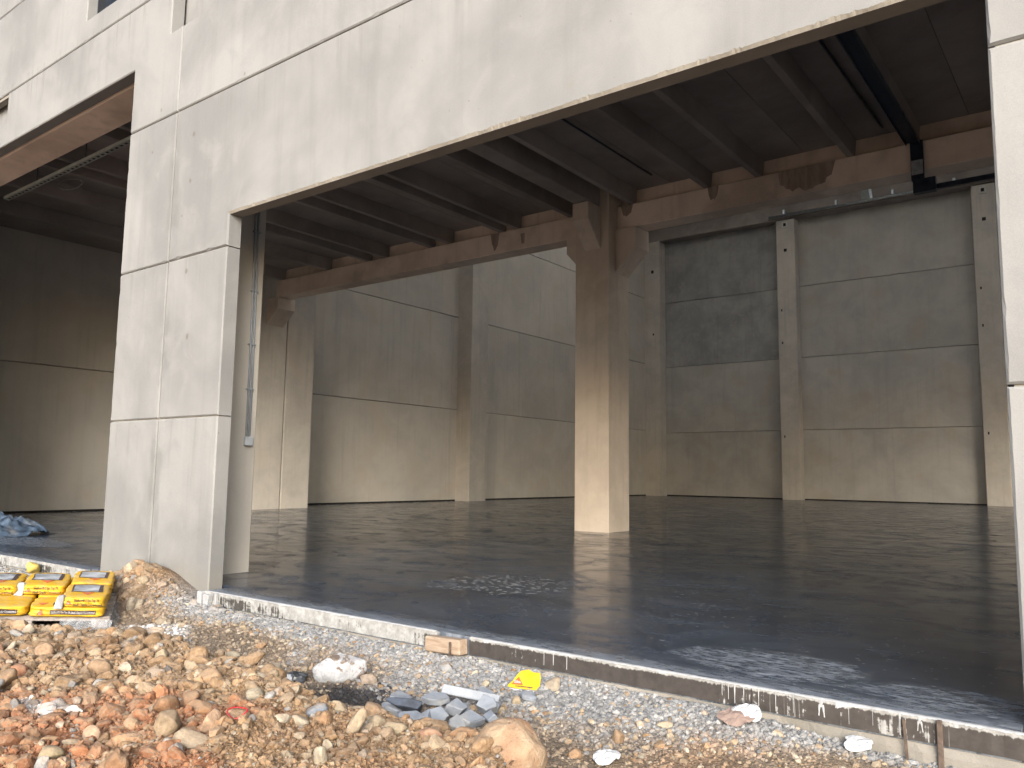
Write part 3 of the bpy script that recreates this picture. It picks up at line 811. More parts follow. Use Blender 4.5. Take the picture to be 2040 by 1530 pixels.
# ------------------------------------------------------------------ formwork boards along the slab edge
def board_mat(name, face, cover, seed, ragged_top):
    t = NT(name); x, y, z = t.sep(t.pos)
    n = t.noise(t.pos, 14, 6, .7)
    drip = t.noise(t.map((46, 46, 1.6), off=(seed, 0, 0)), 1.0, 5, .62, .3)
    thin = t.noise(t.map((120, 120, .9), off=(seed * 2, 0, 0)), 1.0, 2, .5)
    blot = t.noise(t.map((9, 9, 13), off=(seed, seed, 0)), 1.0, 6, .68, .6)
    zone_ = t.noise(t.map((1.7, 1.7, .2), off=(seed * 3, 0, 0)), 1.0, 3, .5)
    k = t.math('ADD', t.math('MULTIPLY', drip, .55), t.math('MULTIPLY', blot, .55))
    k = t.math('ADD', k, t.math('MULTIPLY', t.math('SUBTRACT', zone_, .5), .9))
    a = t.rng(k, cover, cover + .05)
    lines = t.math('MULTIPLY', t.rng(thin, .685, .715), t.rng(zone_, .47, .56))
    top = t.rng(t.math('ADD', z, t.math('MULTIPLY', t.math('SUBTRACT', t.noise(t.map((30, 30, 3)), 1.0, 4, .7), .5), .05)), -.022 - ragged_top, -.014 - ragged_top)
    m_ = t.math('MAXIMUM', t.math('MAXIMUM', a, lines), top)
    fc_ = t.mix(t.rng(n, .3, .7), tuple(q * .75 for q in face), tuple(q * 1.25 for q in face))
    wh = t.mix(t.rng(n, .35, .7), (.19, .185, .175), (.33, .33, .32))
    c = t.mix(m_, fc_, wh)
    t.set(c, t.rng(m_, 0, 1, .5, .85), t.bump(t.math('ADD', t.math('MULTIPLY', m_, .6), t.math('MULTIPLY', n, .3)), .5, .004))
    return t.m
M['board_pale'] = board_mat('slurry_covered_board', (.050, .046, .041), .455, 3.0, .012)
M['board_dark'] = board_mat('dark_phenolic_board', (.042, .036, .033), .66, 11.0, .0)
def board(x0, x1, mat, label, sag=.0):
    r = random.Random(int(x0 * 100)); n = max(3, int((x1 - x0) / .045))
    bm = bmesh.new(); rows = []
    for i in range(n + 1):
        x = x0 + (x1 - x0) * i / n
        w = .002 * math.sin(i * .37) + r.gauss(0, .0006)
        zt = .0012 + r.gauss(0, .0012); zb = -.112 + r.gauss(0, .0009)
        rows.append([bm.verts.new(p) for p in ((x, -.1315, zt), (x, -.149 + w, zt - .002), (x, -.1505 + w, zt - .006), (x, -.150 + w, zb), (x, -.1315, zb))])
    for A, Bq in zip(rows[:-1], rows[1:]):
        for k in range(5):
            bm.faces.new((A[k], A[(k + 1) % 5], Bq[(k + 1) % 5], Bq[k]))
    bm.faces.new(rows[0][::-1]); bm.faces.new(rows[-1])
    return tag(bm_obj('formwork_board', bm, mat), label, 'board', 'formwork boards along the slab edge')
board(-6.72, -3.86, M['board_pale'], 'formwork board coated with white slurry, running from the wide concrete pier to the timber block')
board(-3.565, -1.62, M['board_dark'], 'dark brown formwork board beginning at the timber block, white patches on it')
board(-1.616, -.30, M['board_dark'], 'black formwork board at the right end of the slab edge, white drips on it')
board(-15.48, -9.04, M['board_pale'], 'white stained formwork board along the slab edge in the tall opening on the left')
# ragged skin of slurry hanging over the top of the boards
def slurry(x0, x1, seed, amp):
    r = random.Random(seed); v = []; f = []; n = int((x1 - x0) / .008); w = 0
    lob = 0
    for i in range(n + 1):
        x = x0 + (x1 - x0) * i / n
        if r.random() < .02: lob = r.random() ** 2 * amp
        lob *= .88
        d = .004 + abs(r.gauss(0, .003)) + lob
        zf = max(-.10, .003 - d)
        v += [(x, -.118 + r.gauss(0, .004), .0006), (x, -.1335, .0045), (x, -.1525, .0015), (x, -.1545, zf)]
    for i in range(n):
        for k in range(3): f.append((i * 4 + k, i * 4 + k + 1, i * 4 + 5 + k, i * 4 + 4 + k))
    return v, f
M['slurry'] = plain('dried_white_slurry', (.29, .295, .30), .8, 0, .12, 20, .5)
for (x0, x1, sd_, am) in ((-3.56, -.31, 5, .045), (-6.70, -3.87, 8, .03)):
    v, f = slurry(x0, x1, sd_, am)
    tag(mesh_obj('slurry_skin', v, f, M['slurry'], smooth=True), 'ragged white slurry film hanging over the top of the %s formwork' % ('dark' if sd_ == 5 else 'pale'), 'slurry')
# larger runs of slurry on the black boards
def run(x, w, length, split=False):
    bm = bmesh.new(); r = random.Random(int(x * 1000))
    def strip(xa, wa, z0, z1, dx=0):
        n = 8; prev = None
        for i in range(n + 1):
            s = i / n; z = z0 + (z1 - z0) * s
            ww = wa * (1 - .55 * s + .12 * math.sin(9 * s + x)) / 2
            xx = xa + dx * s
            q = [bm.verts.new((xx - ww, -.1512, z)), bm.verts.new((xx, -.1555, z)), bm.verts.new((xx + ww, -.1512, z))]
            if prev:
                for k in range(2): bm.faces.new((prev[k], prev[k + 1], q[k + 1], q[k]))
            prev = q
    if split:
        strip(x, w, .002, -length * .45); strip(x - w * .25, w * .38, -length * .3, -length * .95, -.004); strip(x + w * .28, w * .42, -length * .3, -length, .007)
    else:
        strip(x, w, .002, -length)
    return tag(bm_obj('slurry_run', bm, M['slurry'], smooth=True), 'x', 'drip', 'white drips on the dark formwork boards')
runs = []
for x, w, l, s_ in ((-1.262, .030, .085, True), (-.815, .022, .07, True), (-.9, .010, .10, False), (-1.58, .006, .09, False), (-1.66, .005, .10, False), (-1.71, .009, .10, False), (-1.745, .006, .085, False), (-1.78, .005, .07, False), (-1.13, .004, .095, False), (-1.19, .012, .03, False), (-.665, .035, .022, False), (-1.40, .004, .09, False), (-1.49, .005, .10, False), (-2.95, .005, .09, False), (-2.88, .007, .08, False), (-2.78, .006, .09, False), (-1.02, .004, .08, False)):
    runs.append((run(x, w, l, s_), x, -.15, 'thick white' if w > .011 else 'thin white'))
rank_labels(runs, [('thick stake', -.728, -.17), ('pinkish paper scrap', -1.64, -.17), ('timber block', -3.6, -.17)], 'slurry drip on black formwork')

# ------------------------------------------------------------------ timber block, stakes and pier brackets
t = NT('sawn_timber'); v = t.map((3.2, 26, 26)); n = t.noise(v, 2.0, 5, .65, .8); n2 = t.noise(t.pos, 40, 4, .6)
t.set(t.mix(t.rng(n, .35, .68), (.22, .155, .105), (.30, .235, .175)), .85, t.bump(t.math('ADD', n, n2), .4, .004)); M['timber'] = t.m
bm = bmesh.new(); add_box(bm, -3.895, -3.575, -.235, -.156, -.118, -.016, .008)
for v in bm.verts:
    v.co.z += .006 * math.sin(v.co.x * 31); v.co.x += .006 * math.sin(v.co.z * 60 + v.co.y * 30)
tag(bm_obj('timber_block', bm, M['timber']), 'pale brown timber block pressed against the slab edge between pale and dark formwork', 'block')
def stake(x, y, z0, z1, w, label, lean=0.0):
    bm = bmesh.new(); add_prism(bm, [(x - w / 2, y - w / 3), (x + w / 2, y - w / 3), (x + w / 2, y + w / 3), (x - w / 2, y + w / 3)], 'z', z0, z1, w * .12)
    for v in bm.verts: v.co.x += lean * (v.co.z - z0)
    return tag(bm_obj('stake', bm, M['rust']), label, 'stake')
stake(-3.655, -.245, -.30, -.03, .016, 'thin rusty stake standing in front of the timber block')
stake(-.728, -.172, -.40, .004, .024, 'thick rusty steel stake holding the black formwork at the right')
stake(-.86, -.170, -.40, -.02, .013, 'thin dark stake against the black formwork, left of the thick rusty one', -.05)
bk = empty('pier_bracket', (-6.70, -.15, -.02)); tag(bk, 'slurry-splashed timber prop at the foot of the pier corner, beside the slab end', 'prop')
o = box('post', -.075, -.01, -.05, .012, -.10, .018, M['slurry'], bk, .006)
o = prism('wedge', [(.04, -.16), (.075, -.16), (.115, .0), (.02, .0)], 'y', -.05, .0, M['slurry'], bk, .004)
o = box('peg', .17, .195, -.03, .0, -.17, .02, M['slurry'], bk, .003)

# ------------------------------------------------------------------ conduit on the column behind the pier
cn = empty('wall_conduit', (-7.62, .82, 1.46)); tag(cn, 'twin grey plastic conduits dropping to a small junction box on the column', 'conduit')
for dy, top in ((-.018, 5.0), (.020, 5.0)):
    tube('pipe', [(.014, dy, 0), (.014, dy - .004, 1.2), (.014, dy - .018, 2.5), (.014, dy - .03, top)], .0125, M['grey_pvc'], cn)
bm = bmesh.new(); add_box(bm, .001, .052, -.045, .05, -.095, .004, .007); bm_obj('junction_box', bm, M['grey_box'], cn)
for z in (.52, 1.02, 1.62, 2.3):
    off = -.018 * min(1, z / 2.5)
    box('clip', .001, .030, -.045 + off, .047 + off, z, z + .014, M['grey_pvc'], cn)

# ------------------------------------------------------------------ cable tray, ceiling conduit, strut, pipe at the back wall
M['dull_galv'] = plain('dull_galvanised_steel', (.30, .32, .31), .55, .6, .15, 14)
ct = empty('cable_tray', (-2.38, 9.3, 6.5)); tag(ct, 'black cable tray running along the ceiling and bending down over the concrete beam', 'cable tray')
def tray(name, x0, x1, y0, y1, z0, z1): return box(name, x0, x1, y0, y1, z0, z1, M['dark_metal'], ct, .004)
tray('run', -.10, .10, -8.4, .05, .02, .05); tray('side_rail', -.105, -.095, -8.4, .05, -.02, .05); tray('side_rail', .095, .105, -8.4, .05, -.02, .05)
tray('drop', -.05, .14, .075, .115, -.62, .05)
bm = bmesh.new(); add_box(bm, -.04, .13, .058, .072, -.52, -.28, .003); pz = bm_obj('cover_plate', bm, M['galv'], ct)
for zz in (-.30, -.36, -.42, -.48): box('plate_rib', -.04, .13, .050, .058, zz - .008, zz + .008, M['galv'], pz)
tray('elbow', -.03, .30, .06, .20, -.82, -.60); tray('run', .25, 2.2, .10, .16, -.80, -.76); tray('side_rail', .25, 2.2, .095, .105, -.80, -.72)
tube('pipe', [(-2.86, .8, 6.83), (-2.84, 5.5, 6.83), (-2.80, 9.2, 6.83)], .02, M['dark_metal'], None); tag(bpy.data.objects['pipe.002'] if 'pipe.002' in bpy.data.objects else bpy.data.objects['pipe'], 'thin black pipe clipped under the ceiling slab left of the cable tray', 'pipe').name = 'ceiling_pipe'
tg = tag(tube('ceiling_pipe', [(-6.9, 4.6, 6.82), (-6.86, 7.0, 6.82), (-6.84, 8.9, 6.82)], .018, M['dark_metal']), 'short black pipe under the ceiling slab to the right of the middle column', 'pipe')
M['black_rubber'] = plain('black_rubber', (.02, .02, .022), .6)
st = empty('strut_channel', (-15.2, .95, 5.72)); tag(st, 'slotted galvanised strut hanging just behind the lintel of the tall left opening', 'strut')
prism('channel', [(-.045, -.0), (.045, -.0), (.045, .05), (.038, .05), (.038, .007), (-.038, .007), (-.038, .05), (-.045, .05)], 'x', .0, 6.2, M['dull_galv'], st)
M['slot'] = M['hole']
for i in range(44):
    box('slot', .1 + i * .138, .17 + i * .138, -.018, .018, -.0030, -.0015, M['slot'], st)
for x in (1.2, 2.9, 4.6):
    tube('hanger_rod', [(x, 0, .05), (x, 0, .80)], .008, M['dark_metal'], st, 6)
pts = [(-13.0 + .42 * math.cos(a) + .1 * math.sin(a), 1.05, 5.56 - .10 * math.sin(a) - .05 * math.cos(a)) for a in [i / 24 * 2 * math.pi for i in range(24)]]
tag(tube('hanging_cable', pts, .006, M['black_rubber'], None, 6, True), 'loop of dark cable hanging under the galvanised strut', 'cable')
rp = empty('steel_pipe', (-13.95, 35.9, 14.58)); tag(rp, 'galvanised steel pipe along the foot of the roof beam on the back wall', 'pipe')
tube('tube', [(0, 0, 0), (26, 0, -.05)], .07, M['galv'], rp, 10)
for k in range(7):
    box('bracket', .75 + 2.6 * k, .85 + 2.6 * k, -.02, .14, -.02, .30, M['galv'], rp)
prism('stay', [(5.0, .05), (5.12, .05), (5.05, .55), (4.93, .55)], 'y', -.05, .05, M['galv'], rp)
box('plate', 4.55, 4.95, .12, .148, .05, .62, M['dull_galv'], rp)
# dull blue-grey sheet heap on the floor in the tall opening
def crumple(name, cx, cy, z0, sx, sy, h, seed, mat, nx=46, ny=36, fold=3.2, rz=0.0, edge=.12, outline=None):
    u, w = np.meshgrid(np.linspace(-1, 1, nx), np.linspace(-1, 1, ny), indexing='ij')
    if outline is not None:
        ang = np.arctan2(w, u); m_ = np.maximum(abs(u), abs(w)); rad = np.interp(ang, np.linspace(-np.pi, np.pi, len(outline) + 1), list(outline) + [outline[0]])
        l = np.hypot(u, w) + 1e-9; u, w = u / l * m_ * rad, w / l * m_ * rad
    base = np.clip(1.15 - np.hypot(u, w), 0, 1)
    f1 = np.abs(fbm(u * fold + seed, w * fold - seed, 1.0, 3)) * 2.2
    f2 = np.abs(fbm(u * 2.6 * fold + seed, w * 2.6 * fold, 1.0, 2)) * .55
    z = h * (base ** .7 * (.35 + f1 + f2) + edge * f2)
    px = u + .16 * fbm(u * 2 + seed, w * 2 + 7, 1.3, 3); py = w + .16 * fbm(u * 2 + 31, w * 2 + seed, 1.3, 3)
    P = np.stack([px * sx, py * sy, z], -1).reshape(-1, 3)
    idx = np.arange(nx * ny).reshape(nx, ny)
    F = np.stack([idx[:-1, :-1], idx[1:, :-1], idx[1:, 1:], idx[:-1, 1:]], -1).reshape(-1, 4)
    o = mesh_obj(name, P, F, mat, None, True); o.location = (cx, cy, z0); o.rotation_euler = (0, 0, rz)
    md = o.modifiers.new('thickness', 'SOLIDIFY'); md.thickness = .0025; md.offset = 1
    return o
M['tarp'] = plain('grey_plastic_sheet', (.04, .06, .09), .40, 0, .4, 5, .2, (.15, .155, .16))
tag(crumple('plastic_sheet', -14.75, 1.05, .004, .80, .45, .42, 4.0, M['tarp'], 44, 34, 2.4, .5), 'crumpled blue-grey plastic sheet lying on the wet floor in the tall left opening', 'plastic sheet')

# ------------------------------------------------------------------ pallet of yellow sacks
TR, ANG = 0.095, math.radians(60)
PM = Matrix.Translation((-6.93, -.957, -.16)) @ Matrix.Rotation(ANG, 4, 'Z') @ Matrix.Rotation(TR, 4, 'X') @ Matrix.Rotation(.065, 4, 'Y')
t = NT('yellow_sack_paper'); n = t.noise(t.pos, 10, 5, .6); n2 = t.noise(t.pos, 34, 5, .7)
up = t.sep(t.nrm)[2]
c = t.mix(t.rng(n, .3, .7), (.47, .265, .008), (.57, .345, .016))
c = t.mix(t.math('MULTIPLY', t.math('MULTIPLY', t.rng(up, .6, .95), t.rng(n, .40, .66)), .60), c, (.32, .235, .12))
t.set(c, t.rng(n2, .3, .7, .45, .65), t.bump(n2, .25, .004)); M['sack'] = t.m
M['print_brown'] = plain('brown_print', (.05, .03, .028), .6, 0, .15, 20)
M['print_silver'] = plain('silver_print', (.36, .38, .40), .42, .3, .35, 9)
M['print_red'] = plain('red_orange_print', (.50, .10, .022), .6, 0, .12, 20)
M['print_white'] = plain('white_print', (.38, .38, .375), .6, 0, .08, 20)
M['paper_white'] = plain('white_paper', (.35, .36, .37), .75, 0, .10, 12, .3)
def text_mesh(body, size, tall=1.7):
    cu = bpy.data.curves.new('lettering', 'FONT'); cu.body = body; cu.size = size; cu.resolution_u = 2; cu.offset = .022
    ob = bpy.data.objects.new('lettering', cu); COL.objects.link(ob)
    dg = bpy.context.evaluated_depsgraph_get()
    me = bpy.data.meshes.new_from_object(ob.evaluated_get(dg))
    bpy.data.objects.remove(ob); bpy.data.curves.remove(cu)
    v = np.array([p.co[:] for p in me.vertices]); f = [tuple(p.vertices) for p in me.polygons]
    bpy.data.meshes.remove(me)
    v = v * np.array([1, tall, 1])
    return v, f
TXT1 = text_mesh('Sikafloor\u00ae-2 Syn Top TR', 1.0); TXT2 = text_mesh('(Sika\u00ae Chapdur Conventionnel)', 1.0)
TXT3 = text_mesh('Sikafloor\u00ae-2 Syn Top TR (Sika\u00ae Chapdur Conventionnel)', 1.0); TXTS = text_mesh('Sika', 1.0, 1.1)
class Sack:
    """pillow of size (lx, ly, lz) with rounded rims; S(a,b,c) maps the unit cube surface to it"""
    def __init__(s, lx, ly, lz, seed):
        s.h = np.array([lx, ly, lz]) / 2; s.seed = seed
    def S(s, P, lift=0.0):
        P = np.asarray(P, float); n = 8.0
        r = (np.abs(P) ** n).sum(-1) ** (1 / n)
        q = P / r[..., None]
        a, b, c = q[..., 0], q[..., 1], q[..., 2]
        out = q * (s.h + lift)
        wr = fbm(a * 3.1 + s.seed * 7, b * 3.1 + c * 2 + s.seed, 1.0, 3)
        out[..., 2] += (.16 * wr - .05 * np.clip(np.abs(a) + np.abs(b) - .9, 0, 1)) * s.h[2] * 1.1 * (c > -.5)
        wr2 = fbm(a * 3 + c * 1.2 + 3 + s.seed, c * 1.6 + b * 3 - s.seed * 3, 1.0, 2)
        out[..., 0] += .020 * wr2 * np.sign(a) * (np.abs(a) > .6); out[..., 1] += .020 * wr2 * np.sign(b) * (np.abs(b) > .6)
        return out
    def body(s, name, mat):
        N = 36; g_ = np.linspace(-1, 1, N); V, F = [], []
        for ax in range(3):
            for sg in (-1, 1):
                A, Bm = np.meshgrid(g_, g_, indexing='ij'); P = np.zeros((N, N, 3)); P[..., ax] = sg; P[..., (ax + 1) % 3] = A; P[..., (ax + 2) % 3] = Bm
                b0 = sum(len(x) for x in V); V.append(s.S(P).reshape(-1, 3)); i_ = np.arange(N * N).reshape(N, N) + b0
                q = np.stack([i_[:-1, :-1], i_[1:, :-1], i_[1:, 1:], i_[:-1, 1:]], -1).reshape(-1, 4)
                F.append(q if sg > 0 else q[:, ::-1])
        o = mesh_obj(name, np.concatenate(V), np.concatenate(F), mat, None, True)
        bm = bmesh.new(); bm.from_mesh(o.data); bmesh.ops.remove_doubles(bm, verts=bm.verts, dist=1e-5); bm.to_mesh(o.data); bm.free()
        return o
    def patch(s, name, mat, face, u0, u1, v0, v1, parent, lift=.003, nu=10, nv=6, shape=None):
        """face 'top': (u, v) = (x, y) metres from the centre; face 'front'/'side': (u, v) = (along, up)"""
        if shape is None:
            U, V = np.meshgrid(np.linspace(u0, u1, nu), np.linspace(v0, v1, nv), indexing='ij')
            i_ = np.arange(nu * nv).reshape(nu, nv); F = np.stack([i_[:-1, :-1], i_[1:, :-1], i_[1:, 1:], i_[:-1, 1:]], -1).reshape(-1, 4)
            U, V = U.ravel(), V.ravel()
        else:
            U, V, F = shape
        P = np.zeros((len(U), 3))
        if face == 'top': P[:, 0] = U / s.h[0]; P[:, 1] = V / s.h[1]; P[:, 2] = 1
        else: P[:, 0] = U / s.h[0]; P[:, 2] = V / s.h[2]; P[:, 1] = -1
        return mesh_obj(name, s.S(P, lift), F, mat, parent)
    def text(s, tx, face, u, v, width, parent, mat, lift=.0042, name='lettering'):
        V, F = tx; k = width / (V[:, 0].max() - V[:, 0].min())
        return s.patch(name, mat, face, 0, 0, 0, 0, parent, lift, shape=(u + (V[:, 0] - V[:, 0].min()) * k, v + V[:, 1] * k, F))
    def triangle(s, face, u, v, size, parent, up=True):
        n = 6; U, V, F = [], [], []
        for i in range(n + 1):
            for j in range(i + 1):
                U.append(u + (j - i / 2) / n * size); V.append(v + (-(i / n) if up else (i / n - 1)) * size * .86)
        idx = lambda i, j: i * (i + 1) // 2 + j
        for i in range(n):
            for j in range(i + 1):
                F.append((idx(i, j), idx(i + 1, j), idx(i + 1, j + 1)))
                if j < i: F.append((idx(i, j), idx(i + 1, j + 1), idx(i, j + 1)))
        o = s.patch('logo_triangle', M['print_red'], face, 0, 0, 0, 0, parent, .0030, shape=(np.array(U), np.array(V), F))
        s.text(TXTS, face, u - size * .17, (v - size * .72) if up else (v - size * .35), size * .34, o, M['print_white'], .0044)
def place_sack(sk, o, u, v, w):
    """corner (u, v) of the sack on the tilted pallet frame; u runs right, v back, w up"""
    o.matrix_world = PM @ Matrix.Translation((u + sk.h[0], v + sk.h[1], w + sk.h[2]))
def sack_long(u, v, w, label, seed, printed=True):
    sk = Sack(.56, .37, .088, seed); o = sk.body('cement_sack', M['sack']); tag(o, label, 'sack', 'yellow sacks stacked on the pallet')
    if printed:
        b_ = sk.patch('brown_band', M['print_brown'], 'front', -.125, .215, -.018, .016, o, .0028, 18, 4)
        sk.text(TXT3, 'front', -.118, -.009, .325, b_, M['print_white'], .0042)
        sk.triangle('front', -.195, .028, .062, o)
        lb = sk.patch('label', M['print_brown'], 'top', -.115, -.05, -.15, -.06, o)
        sk.patch('label_field', M['print_white'], 'top', -.047, .018, -.15, -.06, o)
        sk.triangle('top', -.195, -.06, .08, o, False)
    place_sack(sk, o, u, v, w); return o
def sack_short(u, v, w, label, seed, flap=True):
    sk = Sack(.335, .525, .090, seed); o = sk.body('cement_sack', M['sack']); tag(o, label, 'sack', 'yellow sacks stacked on the pallet')
    fr = sk.patch('print_frame', M['print_brown'], 'top', -.12, .12, -.085, .185, o, .0026, 16, 16)
    sk.patch('silver_field', M['print_silver'], 'top', -.107, .088, -.072, .155, fr, .0036, 16, 16)
    sk.triangle('top', .015, -.10, .10, o, False)
    sk.triangle('front', -.110, .028, .054, o)
    sk.text(TXT1, 'front', -.070, .006, .185, o, M['print_brown'])
    sk.text(TXT2, 'front', -.076, -.026, .215, o, M['print_brown'])
    if flap:
        bm = bmesh.new()
        add_prism(bm, [(-.215, -.050), (-.150, -.056), (-.143, .034), (-.15, .050), (-.195, .047)], 'y', -.285, -.225, .006)
        for vv_ in bm.verts: vv_.co.y += .02 * math.sin(vv_.co.x * 40 + seed) + (.02 if vv_.co.z > .02 else 0)
        bm_obj('valve_flap', bm, M['paper_white'], o)
    place_sack(sk, o, u, v, w); return o
H = .0845
sack_long(-.56, 0, 0, 'yellow sack at the front of the pallet, brown printed band on its long side', 1.3)
sack_long(-1.135, .012, 0, 'yellow sack lying left of the one with the brown printed band, lower layer', 2.7, True)
sack_long(-.56, .385, 0, 'yellow sack of the lower layer, behind the front one with the brown band', 3.1, False)
sack_long(-1.135, .395, 0, 'yellow sack of the lower layer, farthest left in the second row', 4.9, False)
sack_long(-.56, .77, 0, 'yellow sack of the lower layer in the rear row of the pallet', 5.2, False)
sack_short(-.335, -.012, H, 'yellow sack on top at the front right corner of the pallet', 6.4)
sack_short(-.33, .535, H, 'yellow sack on top at the rear, closest to the concrete pier', 7.7, False)
sack_short(-.69, .40, H, 'yellow sack on top in the middle, white flap on its corner, set back', 8.6)
sack_short(-1.045, .36, H, 'yellow sack on top at the left end of the stack', 9.1)
pa = empty('pallet', (0, 0, 0)); pa.matrix_world = PM; tag(pa, 'low wooden pallet under the yellow sacks, half sunk in the earth', 'pallet')
M['pallet'] = plain('weathered_pallet_wood', (.36, .31, .27), .85, 0, .25, 16, .3, (.24, .22, .2))
for k in range(7): box('deck_board', -1.20, .05, -.03 + k * .175, .08 + k * .175, -.022, -.004, M['pallet'], pa, .003)
for x in (-1.19, -.64, -.08): box('runner', x, x + .12, -.03, 1.12, -.11, -.023, M['pallet'], pa, .004)
t = NT('clear_pallet_film'); n = t.noise(t.pos, 16, 4, .6, 1.0)
t.set((.36, .37, .38), .22, t.bump(n, .6, .02)); t.b.inputs['Alpha'].default_value = .45
M['film'] = t.m
def drape(name, P0, P1, drop, out, seed, label):
    n, k = 26, 8; v, f = [], []
    P0, P1 = Vector(P0), Vector(P1)
    nrm = Vector(((P1 - P0).y, -(P1 - P0).x, 0)).normalized()
    for i in range(n + 1):
        p = P0.lerp(P1, i / n)
        for j in range(k + 1):
            s = j / k; wv = .012 * math.sin(i * 1.1 + seed + 2 * s) * s + .008 * math.sin(i * 2.7 + 4 * s)
            v.append(p + nrm * (out * s ** 1.5 + wv) + Vector((0, 0, -drop * s * (1 + .06 * math.sin(i * .9 + seed)))))
    for i in range(n):
        for j in range(k): f.append((i * (k + 1) + j, (i + 1) * (k + 1) + j, (i + 1) * (k + 1) + j + 1, i * (k + 1) + j + 1))
    o = mesh_obj(name, v, f, M['film'], None, True); o.matrix_world = PM
    return tag(o, label, 'plastic film')
drape('pallet_film', (-.32, -.05, -.004), (.07, -.05, -.004), .070, .04, 1.0, 'strip of clear plastic film hanging from the front of the pallet')
drape('pallet_film', (.03, -.05, .05), (.03, 1.08, .02), .15, .10, 2.0, 'clear plastic film slumped along the right side of the yellow sack pallet')
WAD = 1

# ------------------------------------------------------------------ single stones, each where it lies
def rock(name, x, y, rx, ry, rz_, rot, seed, col, label=None, cat='stone', group=None, sub=3, cuts=9, lump=.16, sink=.3, tilt=(0, 0), mat=None, z=None, cutd=(.55, .9), var=.16):
    v, f = rock_shape(seed, sub, cuts, lump, cutd)
    v = v * np.array([rx, ry, rz_])
    me = np_mesh(name, v, f, 3, sub >= 3)
    r = np.random.default_rng(seed); n = sum(np.sin((v / max(rx, ry)) @ (r.normal(size=3) * k) + r.random() * 6) for k in (3, 6, 11)) / 3
    cc = np.clip(np.array(col)[None] * (1 + var * n)[:, None], .01, .8)
    a = me.color_attributes.new('soil', 'FLOAT_COLOR', 'POINT'); a.data.foreach_set('color', np.concatenate([cc, np.ones((len(cc), 1))], 1).astype(np.float32).ravel())
    me.materials.append(mat or M['stone'])
    o = link(bpy.data.objects.new(name, me))
    zz = float(ground_z(x, y)) if z is None else z
    o.location = (x, y, zz + rz_ * (1 - 2 * sink)); o.rotation_euler = (tilt[0], tilt[1], rot)
    return tag(o, label, cat, group)
t = NT('limewashed_boulder'); n = t.noise(t.pos, 9, 6, .65, .5); n2 = t.noise(t.pos, 30, 5, .7)
t.set(t.mix(t.rng(n, .50, .56), t.mix(t.rng(n2, .3, .7), (.29, .29, .29), (.40, .40, .40)), (.15, .11, .085)), .9, t.bump(t.math('ADD', n, n2), .8, .015)); M['whiterock'] = t.m
t = NT('orange_limestone'); n = t.noise(t.pos, 8, 7, .7, .8); n2 = t.noise(t.pos, 34, 6, .7); n3 = t.noise(t.pos, 4.0, 3, .5)
c = t.mix(t.rng(n, .32, .68), (.25, .155, .09), (.34, .25, .165)); c = t.mix(t.math('MULTIPLY', t.rng(n2, .52, .70), .6), c, (.42, .345, .26)); c = t.mix(t.math('MULTIPLY', t.rng(n3, .50, .62), .5), c, (.24, .115, .06))
pit = t.rng(t.voro(t.map((1, 1, 1)), 22), .22, .04); pit = t.math('MULTIPLY', pit, t.rng(n3, .50, .60))
c = t.mix(t.math('MULTIPLY', pit, .8), c, (.14, .075, .04))
t.set(c, .95, t.bump(t.math('SUBTRACT', t.math('ADD', n, t.math('MULTIPLY', n2, .7)), t.math('MULTIPLY', pit, .8)), 1.0, .02)); M['boulder'] = t.m
SLATE = (.20, .22, .25)
rock('boulder', -2.17, -1.52, .165, .15, .155, .4, 41, (.4, .28, .18), 'large rounded orange-brown boulder in the front, pitted, right of the slate heap', 'boulder', sub=4, cuts=6, lump=.075, sink=.30, cutd=(.72, .95), mat=M['boulder'])
rock('boulder', -4.10, -.83, .185, .13, .12, .62, 44, (.6, .6, .6), 'white limewashed rock standing on the grey gravel before the slab edge', 'boulder', sub=4, cuts=10, lump=.15, sink=.22, mat=M['whiterock'])
rock('paper_wad', -10.1, -.25, .085, .075, .085, .4, 47, (.5, .4, .1), 'crumpled yellow paper wad behind the sacks, near the slab edge', 'paper', cuts=6, lump=.30, sink=.0, mat=plain('pale_yellow_paper', (.50, .36, .09), .7, 0, .2, 20, .4))
T_, O_, P_, G_ = (.33, .27, .185), (.34, .215, .125), (.38, .33, .25), (.24, .24, .245)
